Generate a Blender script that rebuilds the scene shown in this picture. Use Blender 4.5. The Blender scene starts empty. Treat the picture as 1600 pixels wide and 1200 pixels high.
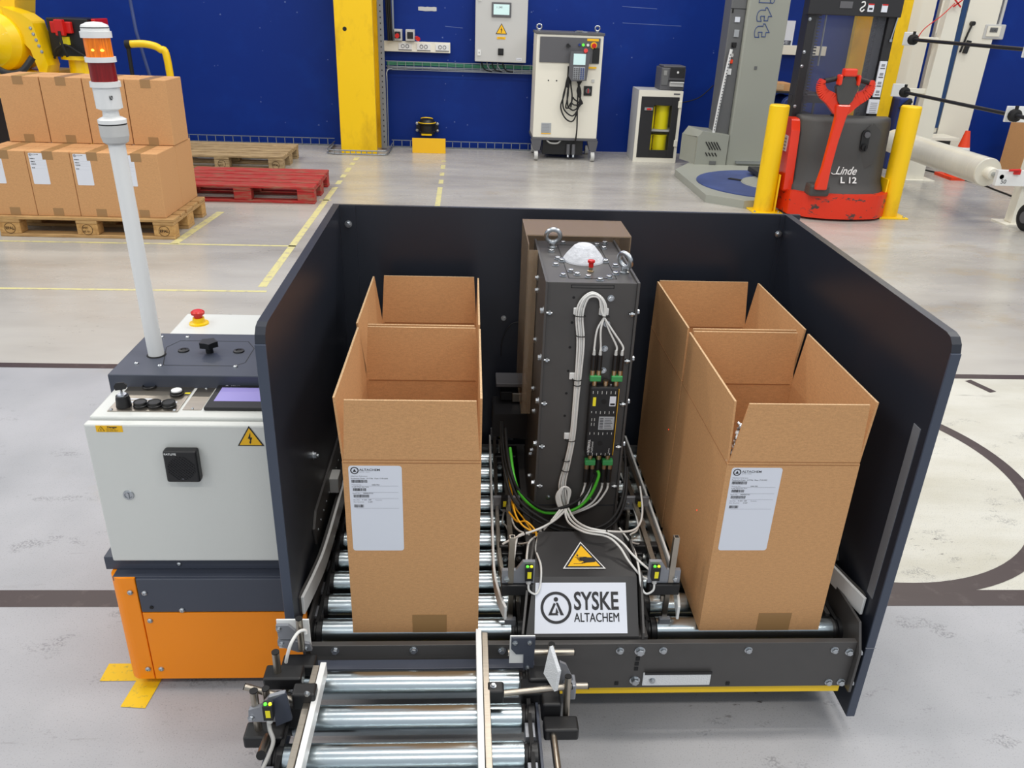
import bpy, bmesh, math, random
from mathutils import Vector, Matrix, Euler
random.seed(7)
S = bpy.context.scene
C = S.collection
V = Vector
PI = math.pi

# ---------------------------------------------------------------- camera
cam_d = bpy.data.cameras.new('camera'); cam = bpy.data.objects.new('camera', cam_d); C.objects.link(cam)
cam_d.sensor_width = 36.0; cam_d.lens = 1257.6 / 1600 * 36; cam_d.clip_start = 0.02; cam_d.clip_end = 100
PITCH, YAW, ROLL = 0.4422, 0.0608, 0.0369
_f = V((math.sin(YAW)*math.cos(PITCH), math.cos(YAW)*math.cos(PITCH), -math.sin(PITCH)))
_r = V((math.cos(YAW), -math.sin(YAW), 0)); _u = _r.cross(_f)
_R = _r*math.cos(ROLL) + _u*math.sin(ROLL); _U = -_r*math.sin(ROLL) + _u*math.cos(ROLL)
cam.matrix_world = Matrix(((_R.x, _U.x, -_f.x, 0), (_R.y, _U.y, -_f.y, 0), (_R.z, _U.z, -_f.z, 1.6), (0, 0, 0, 1)))
S.camera = cam
# ---------------------------------------------------------------- world, lights, exposure
w = bpy.data.worlds.new('hall'); S.world = w; w.use_nodes = True
w.node_tree.nodes['Background'].inputs[0].default_value = (0.86, 0.93, 1.0, 1)
w.node_tree.nodes['Background'].inputs[1].default_value = 0.62
S.view_settings.view_transform = 'Standard'; S.view_settings.look = 'None'
S.view_settings.gamma = 1; S.view_settings.use_curve_mapping = False; S.view_settings.exposure = 0.07
def area(name, loc, sx, sy, power, col=(1, 0.95, 0.88), rot=(0, 0, 0)):
    d = bpy.data.lights.new(name, 'AREA'); d.shape = 'RECTANGLE'; d.size = sx; d.size_y = sy
    d.energy = power; d.color = col
    o = bpy.data.objects.new(name, d); C.objects.link(o); o.location = loc; o.rotation_euler = rot
    return o
LAMPS = [(x, y) for y in (-2.0, 1.6, 5.2, 8.6) for x in (-4.2, 0.6, 5.2)]
for (x, y) in LAMPS:
    area('hall_lamp', (x, y, 5.2), 2.6, 0.35, 72)

# ---------------------------------------------------------------- materials
def lin(c):
    return tuple(((v/255)/12.92 if v/255 <= 0.04045 else ((v/255+0.055)/1.055)**2.4) for v in c)
def mat(name, rgb, rough=0.5, metal=0.0, noise=0.0, nscale=8.0, bump=0.0, bscale=60.0, coat=0.0, aniso=0.0,
        emit=None, estr=0.0, stretch=None, rvar=0.0, spec=0.5):
    m = bpy.data.materials.new(name); m.use_nodes = True; nt = m.node_tree; b = nt.nodes['Principled BSDF']
    c = lin(rgb); b.inputs['Base Color'].default_value = (*c, 1)
    b.inputs['Roughness'].default_value = rough; b.inputs['Metallic'].default_value = metal
    b.inputs['Coat Weight'].default_value = coat
    b.inputs['Specular IOR Level'].default_value = spec
    if emit: b.inputs['Emission Color'].default_value = (*lin(emit), 1); b.inputs['Emission Strength'].default_value = estr
    if noise or bump or rvar:
        tc = nt.nodes.new('ShaderNodeTexCoord'); mp = nt.nodes.new('ShaderNodeMapping')
        nt.links.new(tc.outputs['Object'], mp.inputs[0])
        if stretch: mp.inputs['Scale'].default_value = stretch
    if noise or rvar:
        n = nt.nodes.new('ShaderNodeTexNoise'); n.inputs['Scale'].default_value = nscale; n.inputs['Detail'].default_value = 5
        nt.links.new(mp.outputs[0], n.inputs[0])
        if noise:
            r = nt.nodes.new('ShaderNodeValToRGB')
            r.color_ramp.elements[0].position = 0.3; r.color_ramp.elements[1].position = 0.7
            r.color_ramp.elements[0].color = (*[v*(1-noise) for v in c], 1)
            r.color_ramp.elements[1].color = (*[min(1, v*(1+noise)) for v in c], 1)
            nt.links.new(n.outputs[0], r.inputs[0]); nt.links.new(r.outputs[0], b.inputs['Base Color'])
        if rvar:
            mr = nt.nodes.new('ShaderNodeMapRange'); mr.inputs[3].default_value = rough-rvar; mr.inputs[4].default_value = rough+rvar
            nt.links.new(n.outputs[0], mr.inputs[0]); nt.links.new(mr.outputs[0], b.inputs['Roughness'])
    if bump:
        n2 = nt.nodes.new('ShaderNodeTexNoise'); n2.inputs['Scale'].default_value = bscale; n2.inputs['Detail'].default_value = 3
        nt.links.new(mp.outputs[0], n2.inputs[0])
        bp = nt.nodes.new('ShaderNodeBump'); bp.inputs['Strength'].default_value = bump; bp.inputs['Distance'].default_value = 0.002
        nt.links.new(n2.outputs[0], bp.inputs['Height']); nt.links.new(bp.outputs[0], b.inputs['Normal'])
    return m
def worn(name, rgb, rgb2, scale=9, lo=0.56, hi=0.62, rough=0.5, mapscale=(1, 1, 1), metal=0, bump=0.0):
    m = mat(name, rgb, rough, metal); nt = m.node_tree; b = nt.nodes['Principled BSDF']
    tc = nt.nodes.new('ShaderNodeTexCoord'); mp = nt.nodes.new('ShaderNodeMapping'); mp.inputs['Scale'].default_value = mapscale
    n = nt.nodes.new('ShaderNodeTexNoise'); n.inputs['Scale'].default_value = scale; n.inputs['Detail'].default_value = 8
    n.inputs['Roughness'].default_value = 0.65
    r = nt.nodes.new('ShaderNodeValToRGB'); r.color_ramp.elements[0].position = lo; r.color_ramp.elements[1].position = hi
    r.color_ramp.elements[0].color = (*lin(rgb), 1); r.color_ramp.elements[1].color = (*lin(rgb2), 1)
    nt.links.new(tc.outputs['Object'], mp.inputs[0]); nt.links.new(mp.outputs[0], n.inputs[0])
    nt.links.new(n.outputs[0], r.inputs[0]); nt.links.new(r.outputs[0], b.inputs['Base Color'])
    return m
def glass(name, rgb, alpha=0.25, rough=0.05, spec=0.5):
    m = bpy.data.materials.new(name); m.use_nodes = True; nt = m.node_tree; b = nt.nodes['Principled BSDF']
    b.inputs['Base Color'].default_value = (*lin(rgb), 1); b.inputs['Roughness'].default_value = rough
    b.inputs['Alpha'].default_value = alpha; b.inputs['Specular IOR Level'].default_value = spec
    return m
def cardboard(name, rgb):
    m = mat(name, rgb, 0.85, 0, spec=0.2); nt = m.node_tree; b = nt.nodes['Principled BSDF']; c = lin(rgb)
    tc = nt.nodes.new('ShaderNodeTexCoord')
    mp = nt.nodes.new('ShaderNodeMapping'); mp.inputs['Scale'].default_value = (1, 1, 3)
    n = nt.nodes.new('ShaderNodeTexNoise'); n.inputs['Scale'].default_value = 90; n.inputs['Detail'].default_value = 4
    n2 = nt.nodes.new('ShaderNodeTexNoise'); n2.inputs['Scale'].default_value = 380; n2.inputs['Detail'].default_value = 2
    nt.links.new(tc.outputs['Object'], mp.inputs[0]); nt.links.new(mp.outputs[0], n.inputs[0]); nt.links.new(tc.outputs['Object'], n2.inputs[0])
    a = nt.nodes.new('ShaderNodeMath'); a.operation = 'ADD'; nt.links.new(n.outputs[0], a.inputs[0]); nt.links.new(n2.outputs[0], a.inputs[1])
    r = nt.nodes.new('ShaderNodeValToRGB'); r.color_ramp.elements[0].position = 0.7; r.color_ramp.elements[1].position = 1.3
    mr = nt.nodes.new('ShaderNodeMapRange'); mr.inputs[1].default_value = 0.5; mr.inputs[2].default_value = 1.5
    nt.links.new(a.outputs[0], mr.inputs[0]); nt.links.new(mr.outputs[0], r.inputs[0])
    r.color_ramp.elements[0].position = 0.1; r.color_ramp.elements[1].position = 0.9
    r.color_ramp.elements[0].color = (*[v*0.86 for v in c], 1); r.color_ramp.elements[1].color = (*[min(1, v*1.13) for v in c], 1)
    nt.links.new(r.outputs[0], b.inputs['Base Color'])
    return m

M = {}
M['card'] = cardboard('corrugated_card', (203, 155, 108))
M['card_edge'] = mat('card_edge', (206, 172, 132), 0.9, noise=0.25, nscale=300, bump=1.0, bscale=400)
M['card_crease'] = mat('card_crease', (160, 112, 70), 0.9)
M['tape'] = mat('brown_tape', (160, 124, 82), 0.35)
M['paper'] = mat('label_paper', (222, 226, 236), 0.6)
M['ink'] = mat('ink', (38, 38, 42), 0.6)
M['grey_ink'] = mat('grey_ink', (140, 142, 150), 0.6)
M['dark_panel'] = mat('dark_blue_grey_sheet', (37, 41, 51), 0.36, spec=0.5, rvar=0.05, nscale=3)
M['dark_edge'] = mat('dark_sheet_face', (64, 72, 88), 0.45)
M['anthracite'] = mat('anthracite_sheet', (66, 71, 84), 0.42)
M['black_steel'] = mat('black_coated_steel', (76, 74, 73), 0.42, 0.1, noise=0.06, nscale=14)
M['black'] = mat('black_plastic', (24, 24, 26), 0.42)
M['rubber'] = mat('black_rubber', (18, 18, 20), 0.7)
M['hood'] = mat('black_hood', (48, 47, 48), 0.42, 0.0, noise=0.12, nscale=10)
M['orange'] = mat('orange_paint', (255, 146, 0), 0.45)
M['white_box'] = mat('light_grey_enclosure', (214, 216, 212), 0.38, coat=0.1, bump=0.15, bscale=300)
M['white'] = mat('white_plastic', (232, 233, 232), 0.35)
M['offwhite'] = mat('cream_white_paint', (236, 232, 218), 0.45)
M['steel'] = mat('zinc_steel', (190, 194, 198), 0.28, 1.0)
M['ss'] = mat('brushed_stainless', (176, 168, 156), 0.32, 1.0, noise=0.08, nscale=20, stretch=(1, 12, 1))
M['alu'] = mat('grey_aluminium', (150, 153, 160), 0.42, 0.5)
M['roller'] = mat('zinc_roller_tube', (192, 203, 208), 0.24, 1.0, rvar=0.015, nscale=3, stretch=(1, 4, 4))
M['white_cable'] = mat('white_cable', (225, 225, 222), 0.4)
M['grey_cable'] = mat('grey_cable', (150, 150, 148), 0.4)
M['green'] = mat('green_plastic', (60, 150, 84), 0.4)
M['green_cable'] = mat('green_cable', (72, 180, 44), 0.4)
M['yellow_cable'] = mat('yellow_cable', (232, 168, 30), 0.4)
M['brass'] = mat('nickel_brass', (190, 170, 140), 0.3, 1.0)
M['yellow'] = mat('yellow_paint', (248, 204, 0), 0.38, coat=0.2)
M['yellow_worn'] = worn('worn_yellow_paint', (250, 204, 0), (214, 168, 6), 3.2, 0.5, 0.72, 0.42, (1, 1, 0.5))
M['label_yellow'] = mat('yellow_label', (246, 190, 20), 0.5)
M['bright_yellow'] = mat('bright_yellow_print', (246, 232, 40), 0.5)
M['red'] = mat('red_plastic', (205, 28, 22), 0.35)
M['fork_red'] = mat('truck_red_paint', (226, 50, 12), 0.3, coat=0.4)
M['fork_red_worn'] = worn('worn_truck_red', (222, 48, 14), (70, 60, 56), 9, 0.58, 0.62, 0.42, (1, 1, 2))
M['fork_grey'] = mat('truck_grey_cover', (66, 65, 64), 0.5, bump=0.3, bscale=500)
M['mast_black'] = mat('mast_black', (36, 36, 39), 0.45)
M['wood'] = worn('pallet_wood', (198, 160, 106), (146, 108, 66), 7, 0.35, 0.75, 0.8, (1, 9, 9))
M['wood_end'] = worn('pallet_block_wood', (206, 164, 104), (158, 112, 60), 10, 0.35, 0.75, 0.85, (3, 3, 3))
M['old_wood'] = worn('old_pallet_wood', (186, 160, 120), (120, 98, 68), 7, 0.35, 0.7, 0.85, (1, 9, 9))
M['red_wood'] = worn('red_painted_wood', (170, 32, 32), (150, 96, 76), 6, 0.46, 0.62, 0.7, (1, 7, 7))
M['brand_ink'] = mat('burnt_stamp', (60, 40, 22), 0.9)
M['cab_grey'] = mat('light_grey_panel', (196, 196, 194), 0.45)
M['mid_grey'] = mat('mid_grey_plastic', (92, 92, 96), 0.5)
M['wrap_grey'] = mat('machine_grey_paint', (158, 160, 150), 0.45)
M['wrap_dark'] = mat('machine_dark_grey', (104, 105, 106), 0.45)
M['blue_paint'] = mat('turntable_blue', (64, 80, 132), 0.45, noise=0.2, nscale=5)
M['tray'] = mat('galvanised_tray', (150, 156, 162), 0.4, 0.7)
M['green_wire'] = mat('green_wire_bundle', (58, 128, 100), 0.5)
M['film'] = mat('stretch_film_roll', (226, 222, 208), 0.3, noise=0.05, nscale=6, stretch=(1, 14, 1), coat=0.4)
M['cone'] = mat('cone_orange', (232, 66, 22), 0.45)
M['robot_yellow'] = mat('robot_yellow', (252, 208, 0), 0.35, coat=0.4)
M['foam'] = mat('white_speckled_dome', (206, 208, 214), 0.85, noise=0.12, nscale=90, bump=0.8, bscale=220)
M['amber'] = mat('amber_lens', (244, 122, 6), 0.25, emit=(255, 110, 0), estr=0.10, noise=0.35, nscale=60, stretch=(6, 6, 0.3))
M['amber_glow'] = mat('lit_amber_led', (255, 190, 60), 0.3, emit=(255, 190, 60), estr=3.0)
M['red_lens'] = mat('red_lens', (128, 8, 12), 0.22, noise=0.2, nscale=60, stretch=(6, 6, 0.3))
M['lcd'] = mat('lavender_lcd', (148, 140, 200), 0.25, emit=(140, 130, 200), estr=0.12)
M['lcd_white'] = mat('white_lcd', (200, 226, 226), 0.3, emit=(190, 226, 224), estr=0.25)
M['led_green'] = mat('green_led', (90, 230, 60), 0.4, emit=(90, 230, 60), estr=1.0)
M['led_yellow'] = mat('yellow_led', (230, 230, 40), 0.4, emit=(230, 230, 40), estr=0.8)
M['led_red'] = mat('red_laser_dot', (255, 60, 40), 0.4, emit=(255, 60, 40), estr=2.0)
M['bronze'] = glass('bronze_polycarbonate', (172, 150, 124), 0.42, 0.08)
M['poly'] = glass('clear_mast_screen', (110, 112, 120), 0.22, 0.06)
M['window'] = glass('cabinet_window', (90, 90, 60), 0.06, 0.05)
M['drum'] = mat('yellow_drum', (255, 240, 10), 0.4)
M['reflector'] = mat('reflector_face', (226, 228, 230), 0.4, bump=1.0, bscale=300)
M['dk_blue'] = mat('dark_blue_plastic', (26, 52, 120), 0.4)
M['tape_yellow'] = worn('worn_yellow_floor_tape', (214, 206, 146), (186, 178, 150), 18, 0.5, 0.62, 0.5)
M['tape_bold'] = worn('bold_yellow_floor_paint', (238, 196, 12), (190, 168, 60), 60, 0.56, 0.66, 0.6)
M['tape_black'] = worn('brown_black_floor_tape', (62, 48, 46), (96, 84, 80), 12, 0.55, 0.8, 0.4)
M['silver_label'] = mat('silver_label', (176, 180, 184), 0.4, 0.3)

# ---------------------------------------------------------------- mesh builder
class G:
    def __init__(s): s.v = []; s.f = []; s.m = []; s.s = []; s.mats = []; s.T = None
    def mi(s, m):
        m = M[m] if isinstance(m, str) else m
        if m not in s.mats: s.mats.append(m)
        return s.mats.index(m)
    def add(s, vs, fs, m, sm=False):
        o = len(s.v); k = s.mi(m)
        if s.T is not None: vs = [s.T @ V(p) for p in vs]
        s.v += [tuple(p) for p in vs]
        for q in fs: s.f.append([o+i for i in q]); s.m.append(k); s.s.append(sm)
        return s
    def box(s, x0, x1, y0, y1, z0, z1, m):
        vs = [(x0,y0,z0),(x1,y0,z0),(x1,y1,z0),(x0,y1,z0),(x0,y0,z1),(x1,y0,z1),(x1,y1,z1),(x0,y1,z1)]
        return s.add(vs, [(0,3,2,1),(4,5,6,7),(0,1,5,4),(1,2,6,5),(2,3,7,6),(3,0,4,7)], m)
    def cbox(s, c, d, m, rot=None):
        c = V(c); R = rot.to_matrix() if isinstance(rot, Euler) else (rot if rot is not None else Matrix.Identity(3))
        vs = [c + R @ V((sx*d[0]/2, sy*d[1]/2, sz*d[2]/2)) for sx, sy, sz in
              [(-1,-1,-1),(1,-1,-1),(1,1,-1),(-1,1,-1),(-1,-1,1),(1,-1,1),(1,1,1),(-1,1,1)]]
        return s.add(vs, [(0,3,2,1),(4,5,6,7),(0,1,5,4),(1,2,6,5),(2,3,7,6),(3,0,4,7)], m)
    def hexa(s, p, m):  # 8 corners: bottom loop 4, top loop 4
        return s.add(p, [(0,3,2,1),(4,5,6,7),(0,1,5,4),(1,2,6,5),(2,3,7,6),(3,0,4,7)], m)
    def quad(s, p, m): return s.add(p, [tuple(range(len(p)))], m)
    def prism(s, poly, d, m, sm=False):  # poly: 3D points (planar), d: extrusion vector
        n = len(poly); d = V(d); a = [V(p) for p in poly]
        nrm = V((0, 0, 0))
        for i in range(n): nrm += a[i].cross(a[(i+1) % n])
        if nrm.dot(d) > 0: a = a[::-1]
        b = [p + d for p in a]
        s.add(a, [tuple(range(n))], m); s.add(b, [tuple(reversed(range(n)))], m)
        return s.add(a + b, [(i, n+i, n+(i+1) % n, (i+1) % n) for i in range(n)], m, sm)
    def lathe(s, p, ax, prof, m, n=24, sm=True):  # prof: [(h, r)...] along axis
        p = V(p); ax = V(ax).normalized(); u = ax.orthogonal().normalized(); q = ax.cross(u)
        rings = [[p + ax*h + (u*math.cos(2*PI*i/n) + q*math.sin(2*PI*i/n))*r for i in range(n)] for h, r in prof]
        for k in range(len(prof)-1):
            s.add(rings[k] + rings[k+1], [(i, (i+1) % n, n+(i+1) % n, n+i) for i in range(n)], m, sm)
        if prof[0][1] > 1e-6: s.add(rings[0], [tuple(reversed(range(n)))], m)
        if prof[-1][1] > 1e-6: s.add(rings[-1], [tuple(range(n))], m)
        return s
    def cyl(s, a, b, r, m, n=16, r2=None):
        a = V(a); b = V(b); L = (b-a).length
        return s.lathe(a, b-a, [(0, r), (L, r if r2 is None else r2)], m, n)
    def tube(s, pts, r, m, n=8, cap=True):
        pts = [V(p) for p in pts]; t = [(pts[min(i+1, len(pts)-1)] - pts[max(i-1, 0)]).normalized() for i in range(len(pts))]
        u = t[0].orthogonal().normalized(); rings = []
        for i, p in enumerate(pts):
            u = (u - t[i]*u.dot(t[i]))
            u = u.normalized() if u.length > 1e-6 else t[i].orthogonal().normalized()
            q = t[i].cross(u)
            rings.append([p + (u*math.cos(2*PI*k/n) + q*math.sin(2*PI*k/n))*r for k in range(n)])
        vs = [x for rg in rings for x in rg]; fs = []
        for i in range(len(pts)-1):
            for k in range(n): fs.append((i*n+k, i*n+(k+1) % n, (i+1)*n+(k+1) % n, (i+1)*n+k))
        s.add(vs, fs, m, True)
        if cap: s.add(rings[0], [tuple(reversed(range(n)))], m); s.add(rings[-1], [tuple(range(n))], m)
        return s
    def spl(s, pts, r, m, n=8, k=8): return s.tube(catmull(pts, k), r, m, n)
    def torus(s, c, ax, R, r, m, n=24, k=10):
        c = V(c); ax = V(ax).normalized(); u = ax.orthogonal().normalized(); q = ax.cross(u); vs = []; fs = []
        for i in range(n):
            d = u*math.cos(2*PI*i/n) + q*math.sin(2*PI*i/n)
            for j in range(k): vs.append(c + d*(R + r*math.cos(2*PI*j/k)) + ax*r*math.sin(2*PI*j/k))
        for i in range(n):
            for j in range(k): fs.append((i*k+j, ((i+1) % n)*k+j, ((i+1) % n)*k+(j+1) % k, i*k+(j+1) % k))
        return s.add(vs, fs, m, True)
    def text(s, txt, size, o, r, u, m, sx=1.0, bold=0.0, align='LEFT'):
        cu = bpy.data.curves.new('t', 'FONT'); cu.body = txt; cu.size = size; cu.align_x = align; cu.offset = bold; cu.resolution_u = 3
        ob = bpy.data.objects.new('t', cu); C.objects.link(ob)
        me = bpy.data.meshes.new_from_object(ob); o = V(o); r = V(r).normalized(); u = V(u).normalized()
        s.add([o + r*p.co.x*sx + u*p.co.y for p in me.vertices], [tuple(p.vertices) for p in me.polygons], m)
        bpy.data.objects.remove(ob); bpy.data.curves.remove(cu); bpy.data.meshes.remove(me)
        return s
    def build(s, name, parent=None, bev=0.0, seg=2, label=None):
        o0 = V(parent['_org']) if parent is not None else V((0, 0, 0))
        me = bpy.data.meshes.new(name); me.from_pydata([tuple(V(p)-o0) for p in s.v], [], s.f)
        for mm in s.mats: me.materials.append(mm)
        me.polygons.foreach_set('material_index', s.m); me.polygons.foreach_set('use_smooth', s.s); me.update()
        o = bpy.data.objects.new(name, me); C.objects.link(o); o['_org'] = tuple(o0)
        if parent is not None: o.parent = parent
        if bev:
            b = o.modifiers.new('bevel', 'BEVEL'); b.width = bev; b.segments = seg; b.limit_method = 'ANGLE'; b.angle_limit = 0.7
        if label: o['label'] = label
        return o
def catmull(pts, k=8):
    P = [V(p) for p in pts]; out = []
    for i in range(len(P)-1):
        a = P[max(i-1, 0)]; b = P[i]; c = P[i+1]; d = P[min(i+2, len(P)-1)]
        for j in range(k):
            t = j/k
            out.append(0.5*((2*b) + (c-a)*t + (2*a-5*b+4*c-d)*t*t + (3*b-a-3*c+d)*t**3))
    return out + [P[-1]]
def thing(name, label, cat, loc=(0, 0, 0), group=None):
    o = bpy.data.objects.new(name, None); C.objects.link(o); o.location = loc; o['_org'] = tuple(loc)
    o['label'] = label; o['category'] = cat; o.empty_display_size = 0.1
    if group: o['group'] = group
    return o
def tag(o, label, cat, group=None, kind=None):
    o['label'] = label; o['category'] = cat
    if group: o['group'] = group
    if kind: o['kind'] = kind
    return o
def struct(g, name, **k):
    o = g.build(name, **k); o['kind'] = 'structure'; return o
def copy_tree(o, parent=None, top=True):
    c = o.copy(); C.objects.link(c)
    if not top: c.parent = parent
    for ch in [x for x in C.objects if x.parent == o]: copy_tree(ch, c, False)
    return c
def dup(o, loc, label, rz=0):
    c = copy_tree(o); c.location = loc; c.rotation_euler = (0, 0, rz)
    if label: c['label'] = label
    return c
_bolt = {}
def bolt(parent, p, d, r=0.006, name='bolt', style='hex', h=None):
    key = (style, round(r, 5), h)
    if key not in _bolt:
        g = G()
        if style == 'hex':
            g.lathe((0,0,0), (0,0,1), [(0, r*1.25), (r*0.25, r*1.25)], 'steel', 16)
            g.lathe((0,0,r*0.25), (0,0,1), [(0, r*0.95), (r*0.75, r*0.95), (r*0.9, r*0.75)], 'steel', 6, False)
            if h: g.cyl((0,0,r), (0,0,h), r*0.5, 'steel', 10)
        elif style == 'dome':
            g.lathe((0,0,0), (0,0,1), [(0, r), (r*0.35, r*0.92), (r*0.65, r*0.6), (r*0.75, r*0.3), (r*0.45, r*0.28)], 'steel', 14)
        elif style == 'stud':   # a clamping screw: collar, hex and shank
            g.cyl((0,0,0), (0,0,r*0.8), r*0.55, 'steel', 10)
            g.lathe((0,0,r*0.8), (0,0,1), [(0, r*1.0), (r*1.0, r*1.0)], 'steel', 6, False)
            g.cyl((0,0,r*1.8), (0,0,r*2.4), r*0.5, 'steel', 10)
        me_o = g.build('tmp'); _bolt[key] = me_o.data; bpy.data.objects.remove(me_o)
    o = bpy.data.objects.new(name, _bolt[key]); C.objects.link(o); o['_org'] = (0, 0, 0)
    o.parent = parent; o.location = V(p) - V(parent['_org'])
    o.rotation_euler = V((0,0,1)).rotation_difference(V(d)).to_euler()
    return o

# ================================================================ SETTING
def floor_mat():
    m = mat('sealed_concrete_floor', (190, 190, 192), 0.3); nt = m.node_tree; b = nt.nodes['Principled BSDF']; N = nt.nodes.new; L = nt.links.new
    tc = N('ShaderNodeTexCoord'); sep = N('ShaderNodeSeparateXYZ'); L(tc.outputs['Object'], sep.inputs[0])
    def noise(sc, det, scale=(1,1,1), rough=0.5):
        mp = N('ShaderNodeMapping'); mp.inputs['Scale'].default_value = scale; L(tc.outputs['Object'], mp.inputs[0])
        n = N('ShaderNodeTexNoise'); n.inputs['Scale'].default_value = sc; n.inputs['Detail'].default_value = det; n.inputs['Roughness'].default_value = rough
        L(mp.outputs[0], n.inputs[0]); return n.outputs[0]
    def ramp(f, stops):
        r = N('ShaderNodeValToRGB'); e = r.color_ramp.elements
        while len(e) < len(stops): e.new(0.5)
        for i, (p, c) in enumerate(stops): e[i].position = p; e[i].color = (*lin(c), 1)
        L(f, r.inputs[0]); return r.outputs[0]
    def mix(f, a, bb, mode='MIX'):
        x = N('ShaderNodeMix'); x.data_type = 'RGBA'; x.blend_type = mode
        if isinstance(f, float): x.inputs[0].default_value = f
        else: L(f, x.inputs[0])
        L(a, x.inputs[6]); L(bb, x.inputs[7]); return x.outputs[2]
    def cmpr(v, thr, w=0.01, inv=False):
        r = N('ShaderNodeMapRange'); r.inputs[1].default_value = thr-w; r.inputs[2].default_value = thr+w
        if inv: r.inputs[3].default_value = 1; r.inputs[4].default_value = 0
        L(v, r.inputs[0]); return r.outputs[0]
    def mul(a, c):
        x = N('ShaderNodeMath'); x.operation = 'MULTIPLY'; L(a, x.inputs[0])
        if isinstance(c, float): x.inputs[1].default_value = c
        else: L(c, x.inputs[1])
        return x.outputs[0]
    near = ramp(noise(2.2, 6), [(0.3, (158, 159, 163)), (0.7, (178, 178, 182))])
    far = ramp(noise(0.9, 8, (0.5, 1.6, 1), 0.6), [(0.3, (156, 151, 143)), (0.5, (178, 174, 167)), (0.72, (192, 189, 182))])
    bay = ramp(noise(1.6, 7, (0.6, 1.5, 1), 0.6), [(0.3, (184, 180, 164)), (0.55, (204, 202, 192)), (0.75, (212, 211, 204))])
    col = mix(cmpr(sep.outputs[1], 3.52), near, far)
    inbay = mul(mul(cmpr(sep.outputs[1], 1.9), cmpr(sep.outputs[1], 3.52, 0.01, True)), cmpr(sep.outputs[0], 0.9, 0.02))
    col = mix(inbay, col, bay)
    # drag scuffs
    sc = cmpr(noise(3.0, 9, (0.35, 3.2, 1), 0.72), 0.665, 0.03)
    g1 = N('ShaderNodeRGB'); g1.outputs[0].default_value = (*lin((92, 86, 80)), 1)
    col = mix(mul(sc, 0.42), col, g1.outputs[0])
    st = cmpr(noise(1.3, 6, (0.8, 0.8, 1), 0.6), 0.66, 0.06)
    g2 = N('ShaderNodeRGB'); g2.outputs[0].default_value = (*lin((166, 150, 122)), 1)
    col = mix(mul(st, 0.4), col, g2.outputs[0])
    # fine aggregate speckle of the painted slab
    spk = cmpr(noise(260, 2), 0.64, 0.03)
    g3 = N('ShaderNodeRGB'); g3.outputs[0].default_value = (*lin((120, 120, 124)), 1)
    col = mix(mul(mul(spk, cmpr(sep.outputs[1], 3.2, 0.5, True)), 0.45), col, g3.outputs[0])
    dw = mul(mul(cmpr(noise(150, 3), 0.5, 0.03), cmpr(noise(5.5, 5, (0.7, 1.3, 1), 0.7), 0.605, 0.03)), cmpr(sep.outputs[1], 3.2, 0.3, True))
    g5 = N('ShaderNodeRGB'); g5.outputs[0].default_value = (*lin((92, 92, 94)), 1)
    col = mix(mul(dw, 0.42), col, g5.outputs[0])
    # black scrapes, only in a few patches
    bs = mul(cmpr(noise(38, 6, (0.5, 1.2, 1), 0.7), 0.63, 0.02), cmpr(noise(2.1, 2, (1, 1, 1)), 0.64, 0.02))
    g4 = N('ShaderNodeRGB'); g4.outputs[0].default_value = (*lin((74, 68, 64)), 1)
    col = mix(mul(bs, 0.8), col, g4.outputs[0])
    # rubber traffic marks beyond the machine, beside the truck
    tm = mul(cmpr(noise(2.4, 9, (0.6, 1.0, 1), 0.75), 0.57, 0.04), mul(mul(cmpr(sep.outputs[0], 2.3, 0.5), cmpr(sep.outputs[1], 4.0, 0.4)), cmpr(sep.outputs[1], 6.3, 0.6, True)))
    col = mix(mul(tm, 0.45), col, g2.outputs[0])
    # slab joints
    jn = N('ShaderNodeMath'); jn.operation = 'PINGPONG'; jn.inputs[1].default_value = 1.36; L(sep.outputs[1], jn.inputs[0])
    L(col, b.inputs['Base Color'])
    rr = N('ShaderNodeMapRange'); rr.inputs[3].default_value = 0.12; rr.inputs[4].default_value = 0.42
    L(noise(4, 6, (0.6, 1.4, 1)), rr.inputs[0]); 
    near_r = N('ShaderNodeMath'); near_r.operation = 'MULTIPLY_ADD'; near_r.inputs[1].default_value = 0.22; L(cmpr(sep.outputs[1], 3.5, 1.0, True), near_r.inputs[0]); L(rr.outputs[0], near_r.inputs[2])
    L(near_r.outputs[0], b.inputs['Roughness'])
    bp = N('ShaderNodeBump'); bp.inputs['Distance'].default_value = 0.0012; bp.inputs['Strength'].default_value = 0.35
    hb = mul(noise(190, 3), cmpr(sep.outputs[1], 3.2, 0.6, True)); L(hb, bp.inputs['Height']); L(bp.outputs[0], b.inputs['Normal'])
    return m
M['floor'] = floor_mat()
g = G(); g.quad([(-15, -8, 0), (15, -8, 0), (15, 10, 0), (-15, 10, 0)], 'floor'); fl = struct(g, 'floor')
M['wall'] = worn('blue_painted_wall', (0, 42, 128), (4, 54, 144), 2.0, 0.5, 0.9, 0.5); M['wall'].node_tree.nodes['Principled BSDF'].inputs['Specular IOR Level'].default_value = 0.25
g = G(); g.box(-15, 15, 10.0, 10.12, 0, 6, 'wall'); wl = struct(g, 'wall_back')
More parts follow.
